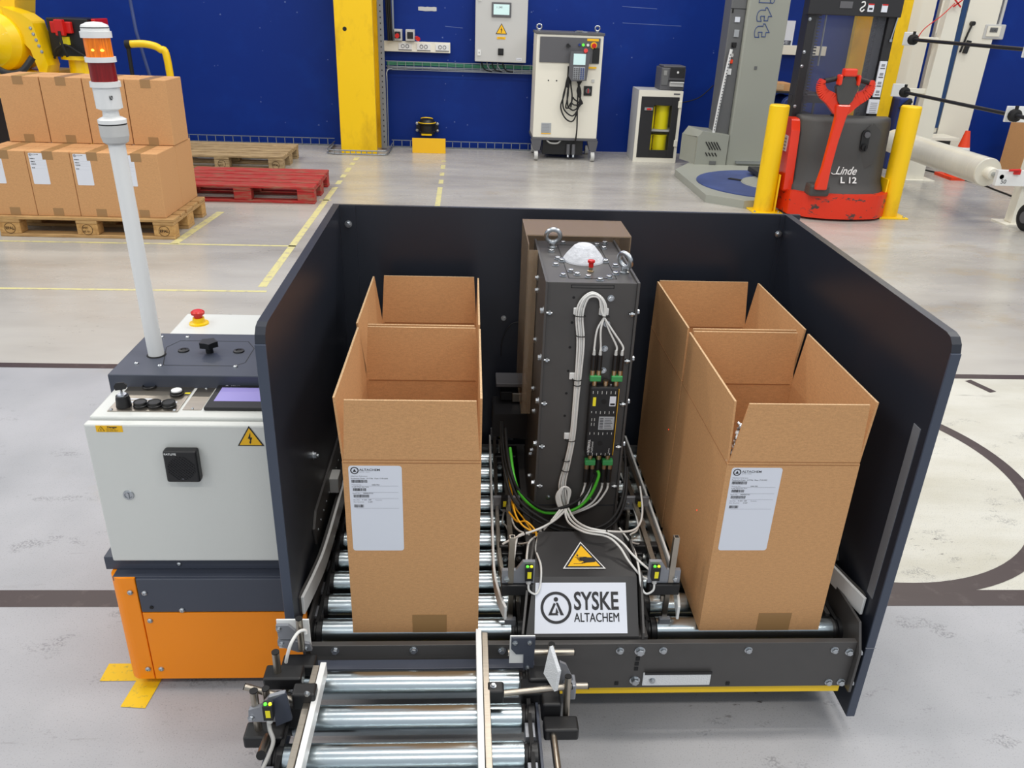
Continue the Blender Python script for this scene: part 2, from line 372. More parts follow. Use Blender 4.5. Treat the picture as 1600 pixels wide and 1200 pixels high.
# scratches and patches on the wall: light scrapes with real places
M['scrape'] = mat('pale_wall_scrape', (86, 106, 168), 0.6)
def line(name, pts, wd, m, z=0.0008):
    g = G()
    P = [V((x, y, z)) for x, y in pts]
    for i in range(len(P)-1):
        d = (P[i+1]-P[i]).normalized(); q = V((-d.y, d.x, 0))*wd/2
        g.quad([P[i]-q, P[i+1]-q, P[i+1]+q, P[i]+q], m)
    return g.build(name, fl)
def dashes(x0, y0, x1, y1, L, gap, wd, m, jit=0.0):
    D = V((x1-x0, y1-y0)); n = D.length; D /= n; t = 0
    while t < n:
        e = min(n, t + L*(1+random.uniform(-jit, jit))); line('tape_strip', [(x0+D.x*t, y0+D.y*t), (x0+D.x*e, y0+D.y*e)], wd, M[m]); t = e + gap
line('floor_tape', [(-1.245, 4.7), (-1.245, 7.6)], 0.05, 'tape_yellow')
dashes(-1.245, 7.72, -1.246, 9.3, 0.2, 0.14, 0.05, 'tape_yellow', 0.3)
line('floor_tape', [(-0.27, 4.9), (-0.28, 7.7)], 0.045, 'tape_yellow')
dashes(-0.28, 7.85, -0.29, 9.1, 0.22, 0.2, 0.045, 'tape_yellow', 0.3)
line('floor_tape', [(-3.6, 5.58), (-1.22, 5.6)], 0.03, 'tape_yellow')
line('floor_tape', [(-2.06, 5.6), (-2.0, 6.55)], 0.06, 'tape_yellow')
line('floor_tape', [(-3.8, 4.58), (-1.2, 4.62)], 0.028, 'tape_yellow')
line('floor_tape', [(-1.3, 7.05), (-1.2, 7.05)], 0.03, 'tape_yellow')
line('floor_line', [(-4, 3.52), (4.2, 3.515)], 0.05, 'tape_black')
line('floor_line', [(-4, 1.905), (4.2, 1.868)], 0.072, 'tape_black')
line('floor_line', [(2.45, 3.47), (2.50, 3.34)], 0.04, 'tape_black', 0.0011)
g = G(); cx, cy, R0, R1 = 1.40, 2.65, 0.70, 0.757; n = 96; vs = []
for i in range(n):
    a = 2*PI*i/n; vs += [(cx+R0*math.cos(a), cy+R0*math.sin(a), 0.001), (cx+R1*math.cos(a), cy+R1*math.sin(a), 0.001)]
g.add(vs, [(2*i, 2*i+1, (2*i+3) % (2*n), (2*i+2) % (2*n)) for i in range(n)], 'tape_black'); g.build('floor_ring', fl)
line('painted_corner_mark', [(-0.93, 1.605), (-0.82, 1.605)], 0.06, 'tape_bold', 0.0012)
line('painted_corner_mark', [(-0.805, 1.60), (-0.815, 1.488)], 0.062, 'tape_bold', 0.0015)

# wall trims: white wall panels at the right
g = G(); g.box(5.12, 5.30, 9.94, 10.0, 0.30, 6, 'offwhite'); struct(g, 'trim_1')
g = G(); g.box(5.36, 5.66, 9.93, 10.0, 0.34, 6, 'offwhite'); struct(g, 'trim_2')
g = G(); g.box(5.68, 6.06, 9.93, 10.0, 0.05, 6, 'offwhite'); struct(g, 'trim_3')
M['teal'] = mat('dark_teal_gap', (24, 62, 110), 0.5)
g = G(); g.box(5.66, 5.68, 9.96, 10.0, 0.3, 6, 'teal'); g.box(5.60, 5.66, 9.91, 9.935, 0.4, 6, 'teal'); struct(g, 'trim_4')
g = G(); g.box(4.95, 5.12, 9.9, 9.99, 0.6, 6, 'offwhite'); struct(g, 'trim_5')

# wire tray along the wall foot
def wire_tray(name, x0, x1, y, z0, z1, label, sp=0.1, depth=0.06):
    g = G()
    for z in (z0, z1): g.box(x0, x1, y-0.004, y+0.004, z-0.004, z+0.004, 'tray')
    g.box(x0, x1, y+depth-0.004, y+depth, z0-0.004, z0+0.004, 'tray')
    x = x0+0.02
    while x < x1:
        g.box(x-0.004, x+0.004, y-0.004, y+0.004, z0, z1, 'tray'); g.box(x-0.003, x+0.003, y, y+depth, z0-0.003, z0+0.003, 'tray'); x += sp
    return tag(g.build(name), label, 'cable tray')
wire_tray('wire_cable_tray', -4.6, -1.6, 9.90, 0.005, 0.085, 'low galvanised wire cable tray along the wall foot behind the pallets')
wire_tray('wire_cable_tray', -0.93, 0.72, 9.90, 0.005, 0.085, 'low galvanised wire cable tray on the floor right of the yellow column')
# tray round the column foot
g = G()
for z in (0.012, 0.05):
    g.tube(catmull([(-1.60, 9.9, z), (-1.60, 9.45, z), (-1.56, 9.32, z), (-1.3, 9.30, z), (-1.0, 9.31, z), (-0.93, 9.40, z), (-0.92, 9.88, z)], 5), 0.008, 'tray', 6)
for i in range(9): g.box(-1.52+i*0.06, -1.512+i*0.06, 9.295, 9.315, 0.01, 0.055, 'tray')
tag(g.build('column_foot_rail'), 'grey wire rail bent around the foot of the yellow column', 'cable tray')

# yellow columns
t = thing('yellow_column', 'yellow steel column against the blue wall beside the grey cable rail', 'column', (-1.22, 9.6, 0))
g = G(); g.box(-1.45, -1.05, 9.4, 9.47, 0, 6, 'yellow_worn'); g.build('front_flange', t, 0.006)
g = G(); g.box(-1.27, -1.23, 9.47, 9.85, 0, 6, 'yellow_worn'); g.build('web', t)
g = G(); g.box(-1.45, -1.05, 9.85, 9.92, 0, 6, 'yellow_worn'); g.build('rear_flange', t)
g = G(); g.cyl((-1.345, 9.399, 1.29), (-1.345, 9.405, 1.29), 0.022, 'rubber', 20); g.build('bolt_hole', t)
t = thing('yellow_column', 'yellow column standing behind the black mast of the pallet truck', 'column', (4.5, 9.6, 0))
g = G(); g.box(4.37, 4.76, 9.4, 9.47, 0, 6, 'yellow_worn'); g.build('front_flange', t, 0.006)
g = G(); g.box(4.545, 4.585, 9.47, 9.85, 0, 6, 'yellow_worn'); g.build('web', t)
g = G(); g.box(4.37, 4.76, 9.85, 9.92, 0, 6, 'yellow_worn'); g.build('rear_flange', t)
t = thing('cable_rail', 'tall perforated grey cable rail right of the yellow column', 'rail', (-1.0, 9.8, 0))
g = G(); g.box(-1.03, -0.965, 9.72, 9.735, 0.02, 6, 'tray'); g.box(-1.03, -1.025, 9.735, 9.80, 0.02, 6, 'tray'); g.build('rail_body', t)
g = G()
for i in range(40): g.box(-1.003, -0.993, 9.717, 9.722, 0.08+i*0.06, 0.095+i*0.06, 'rubber')
g.build('slot_row', t)['kind'] = 'stuff'
for i, x in enumerate((-0.935, -0.915, -0.895)):
    g = G(); g.spl([(x, 9.86, 6), (x+0.01, 9.86, 3), (x-0.01, 9.85, 1.8), (x+0.008, 9.86, 1.17)], 0.011, 'rubber', 6, 5); g.build('cable', t)
g = G(); g.box(-0.885, -0.865, 9.88, 9.9, 1.17, 6, 'tray'); g.build('conduit', t)
g = G(); g.spl([(-0.955, 9.75, 0.04), (-0.955, 9.8, 0.7), (-0.955, 9.85, 0.85), (-0.9, 9.9, 0.875)], 0.008, 'tray', 6, 6); g.build('grey_pipe', t)

# socket strip, sockets, tape marks
t = thing('socket_strip', 'long white wall trunking with sockets right of the yellow column', 'socket strip', (-0.6, 9.95, 1.06))
g = G(); g.box(-1.0, -0.24, 9.93, 10.0, 1.055, 1.165, 'offwhite'); g.build('trunking', t, 0.004)
for x in (-0.75, -0.54, -0.33):
    g = G(); g.box(x-0.075, x+0.075, 9.922, 9.93, 1.08, 1.145, 'white'); g.box(x-0.075, x+0.075, 9.920, 9.93, 1.073, 1.079, 'mid_grey'); 
    for q in (-0.025, 0.025): g.torus((x+q, 9.92, 1.115), (0, 1, 0), 0.018, 0.003, 'mid_grey', 14, 5)
    g.build('socket_plate', t)
for i, (x, lab) in enumerate(((-0.83, 'grey wall socket with a red plug knob, nearer the yellow column'), (-0.69, 'grey wall socket with a red plug hanging at its right side'))):
    t = thing('power_socket', lab, 'socket', (x, 9.93, 1.17))
    g = G(); g.box(x-0.05, x+0.05, 9.88, 10.0, 1.17, 1.29, 'cab_grey'); g.build('housing', t, 0.006)
    g = G(); g.box(x-0.03, x+0.035, 9.87, 9.88, 1.195, 1.265, 'black'); g.build('switch_plate', t, 0.004)
    g = G(); dx = 0 if i == 0 else 0.075
    g.cyl((x+dx, 9.875, 1.225-0.02*i), (x+dx+0.02*i, 9.82, 1.222-0.025*i), 0.024, 'red', 14); g.build('plug', t)
for k, (x0, x1, z0, z1, lab) in enumerate(((-0.615, -0.375, 1.62, 1.66, 'upper strip of grey masking tape stuck on the blue wall'), (-0.60, -0.395, 1.485, 1.525, 'lower strip of grey masking tape with torn end on blue wall'))):
    g = G(); n = 9; vs = []
    for i in range(n): 
        x = x0+(x1-x0)*i/(n-1); vs += [(x, 9.997, z0+random.uniform(-0.004, 0.003)), (x, 9.997, z1+random.uniform(-0.003, 0.004))]
    g.prism([vs[2*i] for i in range(n)] + [vs[2*i+1] for i in reversed(range(n))], (0, 0.002, 0), 'cab_grey'); tag(g.build('tape_strip'), lab, 'tape', )
g = G(); g.cyl((-0.86, 9.8, 1.76), (-0.76, 9.78, 1.60), 0.012, 'steel', 12); tag(g.build('metal_rod'), 'thin silver rod leaning out beside the cable rail above the sockets', 'rod')
# horizontal tray under sockets
t = thing('wall_cable_tray', 'horizontal wire tray with green cable bundles below the sockets', 'cable tray', (0, 9.93, 0.87))
g = G()
for z in (0.865, 0.90, 0.955): g.box(-0.97, 0.74, 9.90, 9.906, z-0.004, z+0.004, 'tray')
for i in range(18): g.box(-0.94+i*0.095, -0.934+i*0.095, 9.895, 9.903, 0.865, 0.955, 'tray')
g.build('wire_frame', t)
for i, (z, r, m) in enumerate(((0.935, 0.014, 'green_wire'), (0.918, 0.012, 'green_wire'), (0.884, 0.010, 'tray'), (0.876, 0.008, 'tray'))):
    g = G(); g.spl([(-0.96, 9.93, z), (-0.5, 9.935, z+0.004), (0, 9.93, z-0.003), (0.4, 9.935, z+0.002), (0.73, 9.93, z)], r, m, 6, 6); g.build('cable', t)
for i in range(5):
    g = G(); x = 0.12+i*0.06; g.spl([(x, 9.88, 0.975), (x+0.01, 9.87, 0.93), (x+0.05, 9.88, 0.89), (x+0.12, 9.92, 0.875)], 0.007, 'tray' if i % 2 else 'rubber', 6, 5); g.build('cable', t)

# control box on wall
t = thing('wall_control_box', 'light grey control box with small screen mounted high on the blue wall', 'control box', (0.32, 9.9, 0.98))
g = G(); g.box(0.04, 0.62, 9.80, 10.0, 0.985, 1.72, 'cab_grey'); g.build('enclosure', t, 0.008)
g = G(); g.box(0.22, 0.435, 9.785, 9.80, 1.45, 1.60, 'mid_grey'); sc = g.build('touch_screen', t, 0.004)
g = G(); g.box(0.24, 0.415, 9.783, 9.786, 1.475, 1.58, 'lcd_white'); g.text('1 240', 0.03, (0.27, 9.7825, 1.54), (1,0,0), (0,0,1), 'mid_grey'); g.build('display', sc)
def warn(parent, c, r, u, h, kind='bolt', border='ink', rim=None, name='warning_triangle', lab=None):
    c = V(c); r = V(r).normalized(); u = V(u).normalized(); nn = r.cross(u).normalized(); g = G(); a = h*1.1547/2
    def tri(k, off, m): g.quad([c + nn*off + r*(-a*k) + u*(-h/3*k), c + nn*off + r*(a*k) + u*(-h/3*k), c + nn*off + u*(h*2/3*k)], m)
    if rim: tri(1.1, 0.0002, rim)
    tri(1.0, 0.0006, border); tri(0.84, 0.001, 'label_yellow')
    P = lambda x, y: c + nn*0.0014 + r*x*h + u*y*h
    if kind == 'bolt':
        for q in ([(0.04, 0.36), (-0.10, 0.04), (-0.02, 0.04)], [(0.04, 0.36), (-0.02, 0.04), (0.02, 0.10)], [(-0.02, 0.10), (0.10, 0.10), (0.0, -0.16), (-0.03, 0.04)], [(-0.06, -0.10), (0.05, -0.10), (-0.02, -0.24)]):
            g.quad([P(*p) for p in q], 'ink')
    else:  # crushed hand
        g.quad([P(-0.24, 0.075), P(0.12, 0.075), P(0.12, 0.09), P(-0.24, 0.09)], 'ink')
        g.quad([P(-0.30, -0.19), P(-0.02, -0.19), P(-0.02, -0.175), P(-0.30, -0.175)], 'ink')
        g.quad([P(0.02, -0.15), P(0.34, -0.12), P(0.37, -0.07), P(0.37, 0.02), P(0.32, 0.06), P(0.02, 0.08)], 'ink')
        g.quad([P(-0.10, -0.03), P(0.03, -0.12), P(0.03, 0.07), P(-0.10, 0.06)], 'ink')
        for k in range(4): g.quad([P(-0.19+0.02*k, 0.028-k*0.036), P(-0.05, 0.020-k*0.036), P(-0.05, 0.048-k*0.036), P(-0.19+0.02*k, 0.052-k*0.036)], 'ink')
        g.quad([P(-0.08, -0.165), P(0.04, -0.165), P(0.10, -0.12), P(-0.02, -0.125)], 'ink')
        g.quad([P(-0.165, 0.22), P(-0.145, 0.22), P(-0.145, 0.15), P(-0.165, 0.15)], 'ink'); g.quad([P(-0.195, 0.16), P(-0.115, 0.16), P(-0.155, 0.105)], 'ink')
    return g.build(name, parent, label=lab)
warn(t, (0.333, 9.797, 1.315), (1,0,0), (0,0,1), 0.11)
g = G(); g.box(0.285, 0.38, 9.797, 9.80, 1.225, 1.25, 'label_yellow'); g.text('ELEKTRICITEIT', 0.014, (0.333, 9.7965, 1.232), (1,0,0), (0,0,1), 'ink', 0.8, align='CENTER'); g.build('yellow_sticker', t)
g = G(); g.box(0.30, 0.362, 9.785, 9.80, 1.06, 1.13, 'black'); g.cyl((0.331, 9.785, 1.095), (0.331, 9.76, 1.095), 0.02, 'black', 16); g.build('rotary_switch', t, 0.003)
for z in (1.08, 1.64): g = G(); g.box(0.07, 0.105, 9.79, 9.80, z-0.03, z+0.03, 'white'); g.box(0.084, 0.091, 9.788, 9.79, z-0.008, z+0.008, 'rubber'); g.build('door_lock', t)
g = G(); g.box(0.51, 0.57, 9.798, 9.80, 1.01, 1.035, 'paper'); g.text('S-CHEM', 0.014, (0.515, 9.7975, 1.017), (1,0,0), (0,0,1), 'ink'); g.build('maker_label', t)
# floor scanner with yellow guard plate
t = thing('safety_scanner', 'black and yellow laser scanner fixed low on the blue wall', 'scanner', (-0.51, 9.85, 0.15))
g = G(); g.lathe((-0.51, 9.86, 0.17), (0, 0, 1), [(0, 0.09), (0.03, 0.1), (0.04, 0.085), (0.10, 0.085), (0.11, 0.1), (0.13, 0.1)], 'black', 20); g.build('scanner_body', t)
g = G(); g.lathe((-0.51, 9.86, 0.285), (0, 0, 1), [(0, 0.105), (0.012, 0.105), (0.055, 0.07), (0.06, 0.04)], 'black', 20); g.torus((-0.51, 9.86, 0.30), (0,0,1), 0.10, 0.007, 'yellow', 20, 6); g.torus((-0.51, 9.845, 0.345), (0,0.3,1), 0.066, 0.007, 'yellow', 20, 6); g.build('scanner_head', t)
g = G(); g.cbox((-0.51, 9.765, 0.175), (0.12, 0.012, 0.018), 'yellow'); g.build('yellow_lip', t)
g = G(); g.box(-0.64, -0.38, 9.93, 9.99, 0.20, 0.28, 'black'); g.build('bracket', t)
for dx in (-0.12, 0.12):
    for z in (0.2, 0.28): bolt(t, (-0.51+dx, 9.93, z), (0, -1, 0), 0.013)
g = G(); g.box(-0.665, -0.285, 9.56, 9.575, 0.0, 0.165, 'label_yellow'); g.box(-0.665, -0.285, 9.575, 9.7, 0.0, 0.008, 'label_yellow')
tag(g.build('guard_plate', None, 0.002), 'plain yellow guard plate standing on the floor below the wall scanner', 'plate')

# wall marks as slightly raised chips
g = G()
for i in range(70):
    x = random.choice([random.uniform(-0.35, 0.0), random.uniform(0.66, 1.0), random.uniform(1.5, 3.0), random.uniform(-3, -1.6)]); z = random.uniform(0.2, 1.8); a = random.uniform(0.003, 0.010)
    g.quad([(x-a, 9.9985, z-a*0.6), (x+a, 9.9985, z-a), (x+a*0.8, 9.9985, z+a), (x-a*0.7, 9.9985, z+a*0.5)], 'scrape')
for z, x0, x1 in ((1.43, 1.72, 2.4), (1.60, 1.7, 2.1), (0.42, 1.9, 2.0), (1.33, -0.3, -0.1)):
    g.quad([(x0, 9.9985, z), (x1, 9.9985, z-0.012), (x1, 9.9985, z-0.006), (x0, 9.9985, z+0.006)], 'scrape')
o = g.build('paint_chips', wl); o['kind'] = 'stuff'

# ================================================================ BACKGROUND MACHINES
def castor(parent, x, y, r, wm, z=0.0, plate=0.1):
    g = G(); g.cyl((x-0.02, y, r+z), (x+0.02, y, r+z), r, wm, 20); g.cyl((x-0.024, y, r+z), (x+0.024, y, r+z), r*0.35, 'mid_grey', 12)
    return g.build('castor_wheel', parent, 0.004)
# robot controller cabinet (white, on castors)
t = thing('controller_cabinet', 'white robot controller cabinet on castors with hanging teach pendant', 'cabinet', (1.06, 9.45, 0))
g = G(); g.box(0.70, 1.42, 9.35, 9.85, 0.24, 1.31, 'offwhite'); g.build('cabinet_body', t, 0.006)
g = G(); g.box(0.69, 1.43, 9.34, 9.86, 1.31, 1.335, 'mid_grey'); g.box(0.69, 1.43, 9.34, 9.86, 0.215, 0.24, 'mid_grey'); g.build('cap_plates', t, 0.003)
g = G(); g.box(0.735, 1.385, 9.335, 9.35, 1.03, 1.285, 'mid_grey'); g.build('control_panel', t, 0.003)
g = G(); g.box(1.24, 1.365, 9.33, 9.336, 1.255, 1.278, 'label_yellow'); g.box(1.245, 1.36, 9.331, 9.336, 0.98, 0.998, 'label_yellow'); g.build('yellow_strip', t)
g = G(); g.box(1.31, 1.38, 9.325, 9.336, 1.04, 1.19, 'black'); g.build('door_flap', t, 0.003)
for x, m in ((1.16, 'dk_blue'), (1.20, 'led_green'), (1.25, 'white')):
    g = G(); g.cyl((x, 9.335, 1.215), (x, 9.318, 1.215), 0.014, m, 14); g.build('push_button', t)
g = G(); g.cyl((1.315, 9.335, 1.212), (1.315, 9.325, 1.212), 0.035, 'yellow', 18); g.cyl((1.315, 9.325, 1.212), (1.315, 9.295, 1.212), 0.024, 'red', 18); g.build('emergency_stop', t)
g = G(); g.cyl((1.035, 9.335, 1.21), (1.035, 9.30, 1.20), 0.016, 'black', 12); g.box(1.015, 1.06, 9.29, 9.31, 1.19, 1.21, 'black'); g.build('mode_key', t)
g = G(); g.box(1.24, 1.33, 9.335, 9.35, 0.70, 0.80, 'black'); g.cyl((1.285, 9.335, 0.752), (1.285, 9.315, 0.752), 0.028, 'mid_grey', 16); g.box(1.28, 1.29, 9.305, 9.316, 0.73, 0.775, 'red'); g.build('main_switch', t, 0.003)
g = G(); g.box(1.32, 1.35, 9.34, 9.35, 0.84, 0.87, 'cab_grey'); g.build('door_lock', t)
g = G()
for x in (0.845, 0.935): g.cyl((x, 9.349, 0.845), (x, 9.352, 0.845), 0.008, 'rubber', 12)
g.build('screw_hole', t)
g = G(); g.box(0.79, 0.90, 9.344, 9.35, 0.285, 0.40, 'silver_label'); 
for i in range(6): g.box(0.795, 0.88, 9.343, 9.345, 0.30+i*0.016, 0.304+i*0.016, 'grey_ink')
g.box(0.79, 0.90, 9.342, 9.345, 0.282, 0.29, 'label_yellow'); g.build('rating_label', t)
for x in (0.74, 1.38): g = G(); g.cyl((x, 9.6, 1.335), (x, 9.6, 1.35), 0.02, 'steel'); g.torus((x, 9.6, 1.375), (0, 1, 0), 0.026, 0.009, 'steel'); g.build('lifting_eye', t)
g = G(); g.box(0.82, 1.28, 9.4, 9.8, 0.05, 0.215, 'black'); g.build('base_housing', t, 0.004)
for x in (0.74, 1.38):
    g = G(); g.prism([(x-0.06, 9.34, 0.215), (x+0.06, 9.34, 0.215), (x+0.045, 9.34, 0.11), (x+0.02, 9.34, 0.09), (x-0.03, 9.34, 0.11)], (0, 0.1, 0), 'mid_grey'); g.build('castor_bracket', t)
    castor(t, x, 9.30, 0.05, 'cab_grey'); castor(t, x, 9.8, 0.05, 'cab_grey')
for x in (1.11, 1.17): g = G(); g.cyl((x, 9.38, 0.17), (x, 9.36, 0.06), 0.022, 'mid_grey', 12); g.cyl((x, 9.36, 0.06), (x, 9.35, 0.03), 0.014, 'steel', 12); g.build('cable_plug', t)
g = G(); g.spl([(0.86, 9.36, 0.21), (0.9, 9.33, 0.185), (0.98, 9.33, 0.185), (1.02, 9.37, 0.21)], 0.01, 'grey_cable', 6); g.build('cable', t)
g = G(); g.box(1.12, 1.25, 9.45, 9.6, 1.335, 1.345, 'steel'); g.box(1.13, 1.2, 9.4, 9.5, 1.345, 1.352, 'ss'); g.build('loose_bracket', t)
# teach pendant hangs on the cabinet
t = thing('teach_pendant', 'grey handheld teach pendant with screen hanging on the white cabinet', 'pendant', (1.17, 9.30, 1.0))
g = G(); g.prism([(1.06, 9.25, 1.15), (1.26, 9.25, 1.16), (1.275, 9.25, 1.12), (1.25, 9.25, 0.86), (1.09, 9.25, 0.85), (1.055, 9.25, 0.9)], (0, 0.05, 0), 'mid_grey'); g.build('pendant_body', t, 0.006)
g = G(); g.box(1.095, 1.225, 9.245, 9.25, 1.02, 1.13, 'lcd_white'); g.build('screen', t)
g = G(); g.box(1.10, 1.165, 9.245, 9.25, 0.87, 1.0, 'silver_label'); g.box(1.168, 1.225, 9.245, 9.25, 0.87, 1.0, 'silver_label')
for i in range(6):
    for j in range(5): g.box(1.105+j*0.024, 1.122+j*0.024, 9.240, 9.246, 0.875+i*0.02, 0.888+i*0.02, 'mid_grey' if j < 3 else 'dk_blue')
g.build('key_pad', t)
g = G(); g.cyl((1.22, 9.26, 1.155), (1.22, 9.235, 1.165), 0.022, 'red', 14); g.build('emergency_stop', t)
for i in range(5):
    g = G(); d = i*0.028; zb = 0.46+0.055*i
    g.spl([(1.075+d*0.3, 9.30, 0.98), (1.04+d*0.4, 9.30, 0.85), (1.02+d*0.8-0.03*(i % 2), 9.3, 0.70), (0.99+d, 9.29, 0.58), (1.05+d*0.6, 9.29, zb), (1.14, 9.29, zb-0.02), (1.19+0.01*i, 9.29, 0.62), (1.20-0.01*i, 9.29, 0.75), (1.15+d*0.5, 9.29, 0.86)], 0.008, 'rubber', 6, 5); g.build('cable', t)
g = G(); g.spl([(1.17, 9.30, 0.86), (1.175, 9.30, 0.6), (1.185, 9.29, 0.35), (1.18, 9.33, 0.20)], 0.008, 'rubber', 6, 5); g.build('cable', t)
g = G(); g.box(1.045, 1.075, 9.29, 9.33, 0.78, 1.0, 'rubber'); g.build('cable_clip', t, 0.004)

# small locker with window and drums
t = thing('document_locker', 'small white locker with dark glazed door showing yellow drums', 'locker', (2.1, 9.6, 0))
X0, X1, Y0, Y1 = 1.86, 2.355, 9.36, 9.76
g = G(); g.box(X0, X0+0.02, Y0+0.02, Y1, 0, 0.775, 'cab_grey'); g.box(X1-0.02, X1, Y0+0.02, Y1, 0, 0.775, 'cab_grey'); g.box(X0+0.02, X1-0.02, Y0+0.02, Y1, 0.755, 0.775, 'cab_grey'); g.box(X0+0.02, X1-0.02, Y0+0.02, Y1, 0.02, 0.05, 'cab_grey'); g.box(X0+0.02, X1-0.02, Y1-0.02, Y1, 0.05, 0.755, 'cab_grey'); g.box(X0, X0+0.035, Y0, Y0+0.02, 0, 0.775, 'offwhite'); g.box(X1-0.035, X1, Y0, Y0+0.02, 0, 0.775, 'offwhite'); g.box(X0+0.035, X1-0.035, Y0, Y0+0.02, 0.71, 0.775, 'offwhite'); g.box(X0+0.035, X1-0.035, Y0, Y0+0.02, 0.0, 0.05, 'offwhite'); g.build('locker_body', t)
g = G(); dx0, dx1 = X0+0.035, X1-0.035; wx0, wx1 = 2.04, 2.245
g.box(dx0, wx0, Y0-0.006, Y0+0.012, 0.05, 0.71, 'mast_black'); g.box(wx1, dx1, Y0-0.006, Y0+0.012, 0.05, 0.71, 'mast_black'); g.box(wx0, wx1, Y0-0.006, Y0+0.012, 0.62, 0.71, 'mast_black'); g.box(wx0, wx1, Y0-0.006, Y0+0.012, 0.05, 0.135, 'mast_black'); dr = g.build('door', t, 0.002)
g = G(); g.box(wx0, wx1, Y0+0.002, Y0+0.006, 0.135, 0.62, 'window'); g.build('pane', dr)
g = G(); g.box(1.935, 2.03, Y0-0.02, Y0-0.006, 0.565, 0.595, 'steel'); g.box(1.96, 2.01, Y0-0.028, Y0-0.02, 0.57, 0.59, 'red'); g.build('handle', dr, 0.003)
for z in (0.18, 0.60): g = G(); g.box(X1-0.045, X1-0.005, Y0-0.02, Y0, z, z+0.07, 'offwhite'); g.build('hinge', t, 0.003)
g = G(); g.box(X0+0.02, X1-0.02, Y0+0.03, Y1-0.02, 0.335, 0.355, 'cab_grey'); g.build('shelf', t)
g = G(); g.box(2.25, 2.32, Y0-0.002, Y0+0.001, 0.735, 0.75, 'mid_grey'); g.build('maker_plate', t)
for i, (x, z, r, h, lab) in enumerate(((2.172, 0.357, 0.078, 0.255, 'yellow drum on the upper locker shelf, seen whole behind the glass'), (2.030, 0.357, 0.055, 0.24, 'yellow drum at the left edge of the glass on the upper locker shelf'), (2.172, 0.052, 0.078, 0.24, 'yellow drum in the bottom of the locker, seen whole behind the glass'), (2.030, 0.052, 0.055, 0.24, 'yellow drum at the left edge of the glass in the bottom of the locker'))):
    g = G(); g.lathe((x, 9.49, z), (0,0,1), [(0, r), (h*0.94, r), (h*0.95, r*1.04), (h, r*1.04), (h, 0)], 'drum', 20); tag(g.build('drum'), lab, 'drum', 'yellow drums in the locker')
# label printer
t = thing('label_printer', 'grey desktop label printer standing on top of the small white locker', 'printer', (2.22, 9.55, 0.776))
g = G(); g.box(2.10, 2.37, 9.42, 9.72, 0.777, 1.01, 'mid_grey'); g.box(2.12, 2.37, 9.43, 9.7, 1.01, 1.03, 'mid_grey'); g.build('printer_body', t, 0.012)
g = G(); g.box(2.11, 2.18, 9.41, 9.42, 0.83, 1.0, 'wrap_dark'); g.box(2.125, 2.16, 9.405, 9.411, 0.93, 0.98, 'grey_cable'); g.build('button_panel', t, 0.003)
g = G(); g.box(2.195, 2.36, 9.41, 9.42, 0.91, 1.015, 'mast_black'); g.cyl((2.28, 9.409, 0.965), (2.28, 9.405, 0.965), 0.012, 'white', 12); g.build('front_cover', t, 0.004)
g = G(); g.box(2.20, 2.35, 9.36, 9.42, 0.86, 0.868, 'white'); g.box(2.19, 2.36, 9.40, 9.42, 0.868, 0.885, 'rubber'); g.box(2.20, 2.35, 9.38, 9.42, 0.82, 0.86, 'cab_grey'); g.build('label_outlet', t)
g = G(); g.spl([(2.37, 9.8, 0.62), (2.5, 9.93, 0.60), (2.7, 9.95, 0.66), (2.85, 9.95, 0.80)], 0.006, 'rubber', 6); g.build('cable', t)

# stretch wrapper
t = thing('pallet_wrapper', 'grey pallet stretch wrapper with tall mast and low blue turntable', 'wrapper', (2.8, 8.2, 0))
base = [(2.16, 8.55), (2.42, 9.0), (3.9, 9.1), (3.9, 7.3), (2.76, 7.3), (2.72, 7.15), (2.45, 7.10), (2.16, 7.32)]
g = G(); g.prism([(x, y, 0) for x, y in base], (0, 0, 0.07), 'wrap_grey'); g.build('base_plate', t, 0.004)
g = G(); g.lathe((2.92, 7.86, 0.07), (0,0,1), [(0, 0.69), (0.008, 0.69), (0.011, 0.68)], 'blue_paint', 64); g.build('turntable', t)
g = G(); g.lathe((2.98, 7.85, 0.0815), (0,0,1), [(0, 0.32), (0.012, 0.31)], 'wrap_grey', 48); g.build('turntable_hub', t)
g = G(); g.cbox((2.86, 7.83, 0.085), (0.06, 0.7, 0.006), 'rubber', Euler((0, 0, 0.9))); g.build('hub_slot', t)
# mast
g = G(); yb = 8.9
g.prism([(2.80, yb, 0.07), (3.235, yb, 0.07), (3.235, yb+0.3, 0.07), (2.80, yb+0.3, 0.07)], (0, 0, 2.6), 'wrap_grey'); g.build('mast_body', t, 0.02)
g = G(); g.box(2.64, 2.80, 8.95, 9.2, 0.07, 2.6, 'wrap_dark'); g.build('mast_side', t, 0.01)
g = G(); g.box(2.9, 3.25, yb-0.03, yb-0.003, 0.09, 0.115, 'steel'); g.build('foot_rod', t)
g = G(); g.box(2.638, 2.80, 8.944, 8.95, 0.38, 0.384, 'rubber'); g.box(2.638, 2.80, 8.944, 8.95, 1.62, 1.624, 'rubber'); g.build('panel_joint', t)
for x, z, sx, sz, m in ((2.72, 1.52, 0.05, 0.05, 'paper'), (2.73, 1.39, 0.05, 0.07, 'silver_label'), (2.72, 1.28, 0.05, 0.05, 'black'), (2.71, 1.18, 0.035, 0.035, 'cab_grey'), (2.71, 1.12, 0.04, 0.04, 'cone'), (2.71, 1.02, 0.04, 0.06, 'white')):
    g = G(); g.box(x-sx/2, x+sx/2, 8.935, 8.95, z-sz/2, z+sz/2, m)
    if m in ('cone', 'cab_grey', 'black'): g.cyl((x, 8.935, z), (x, 8.915, z), sx*0.4, m, 14)
    g.build('mast_switch', t, 0.002)
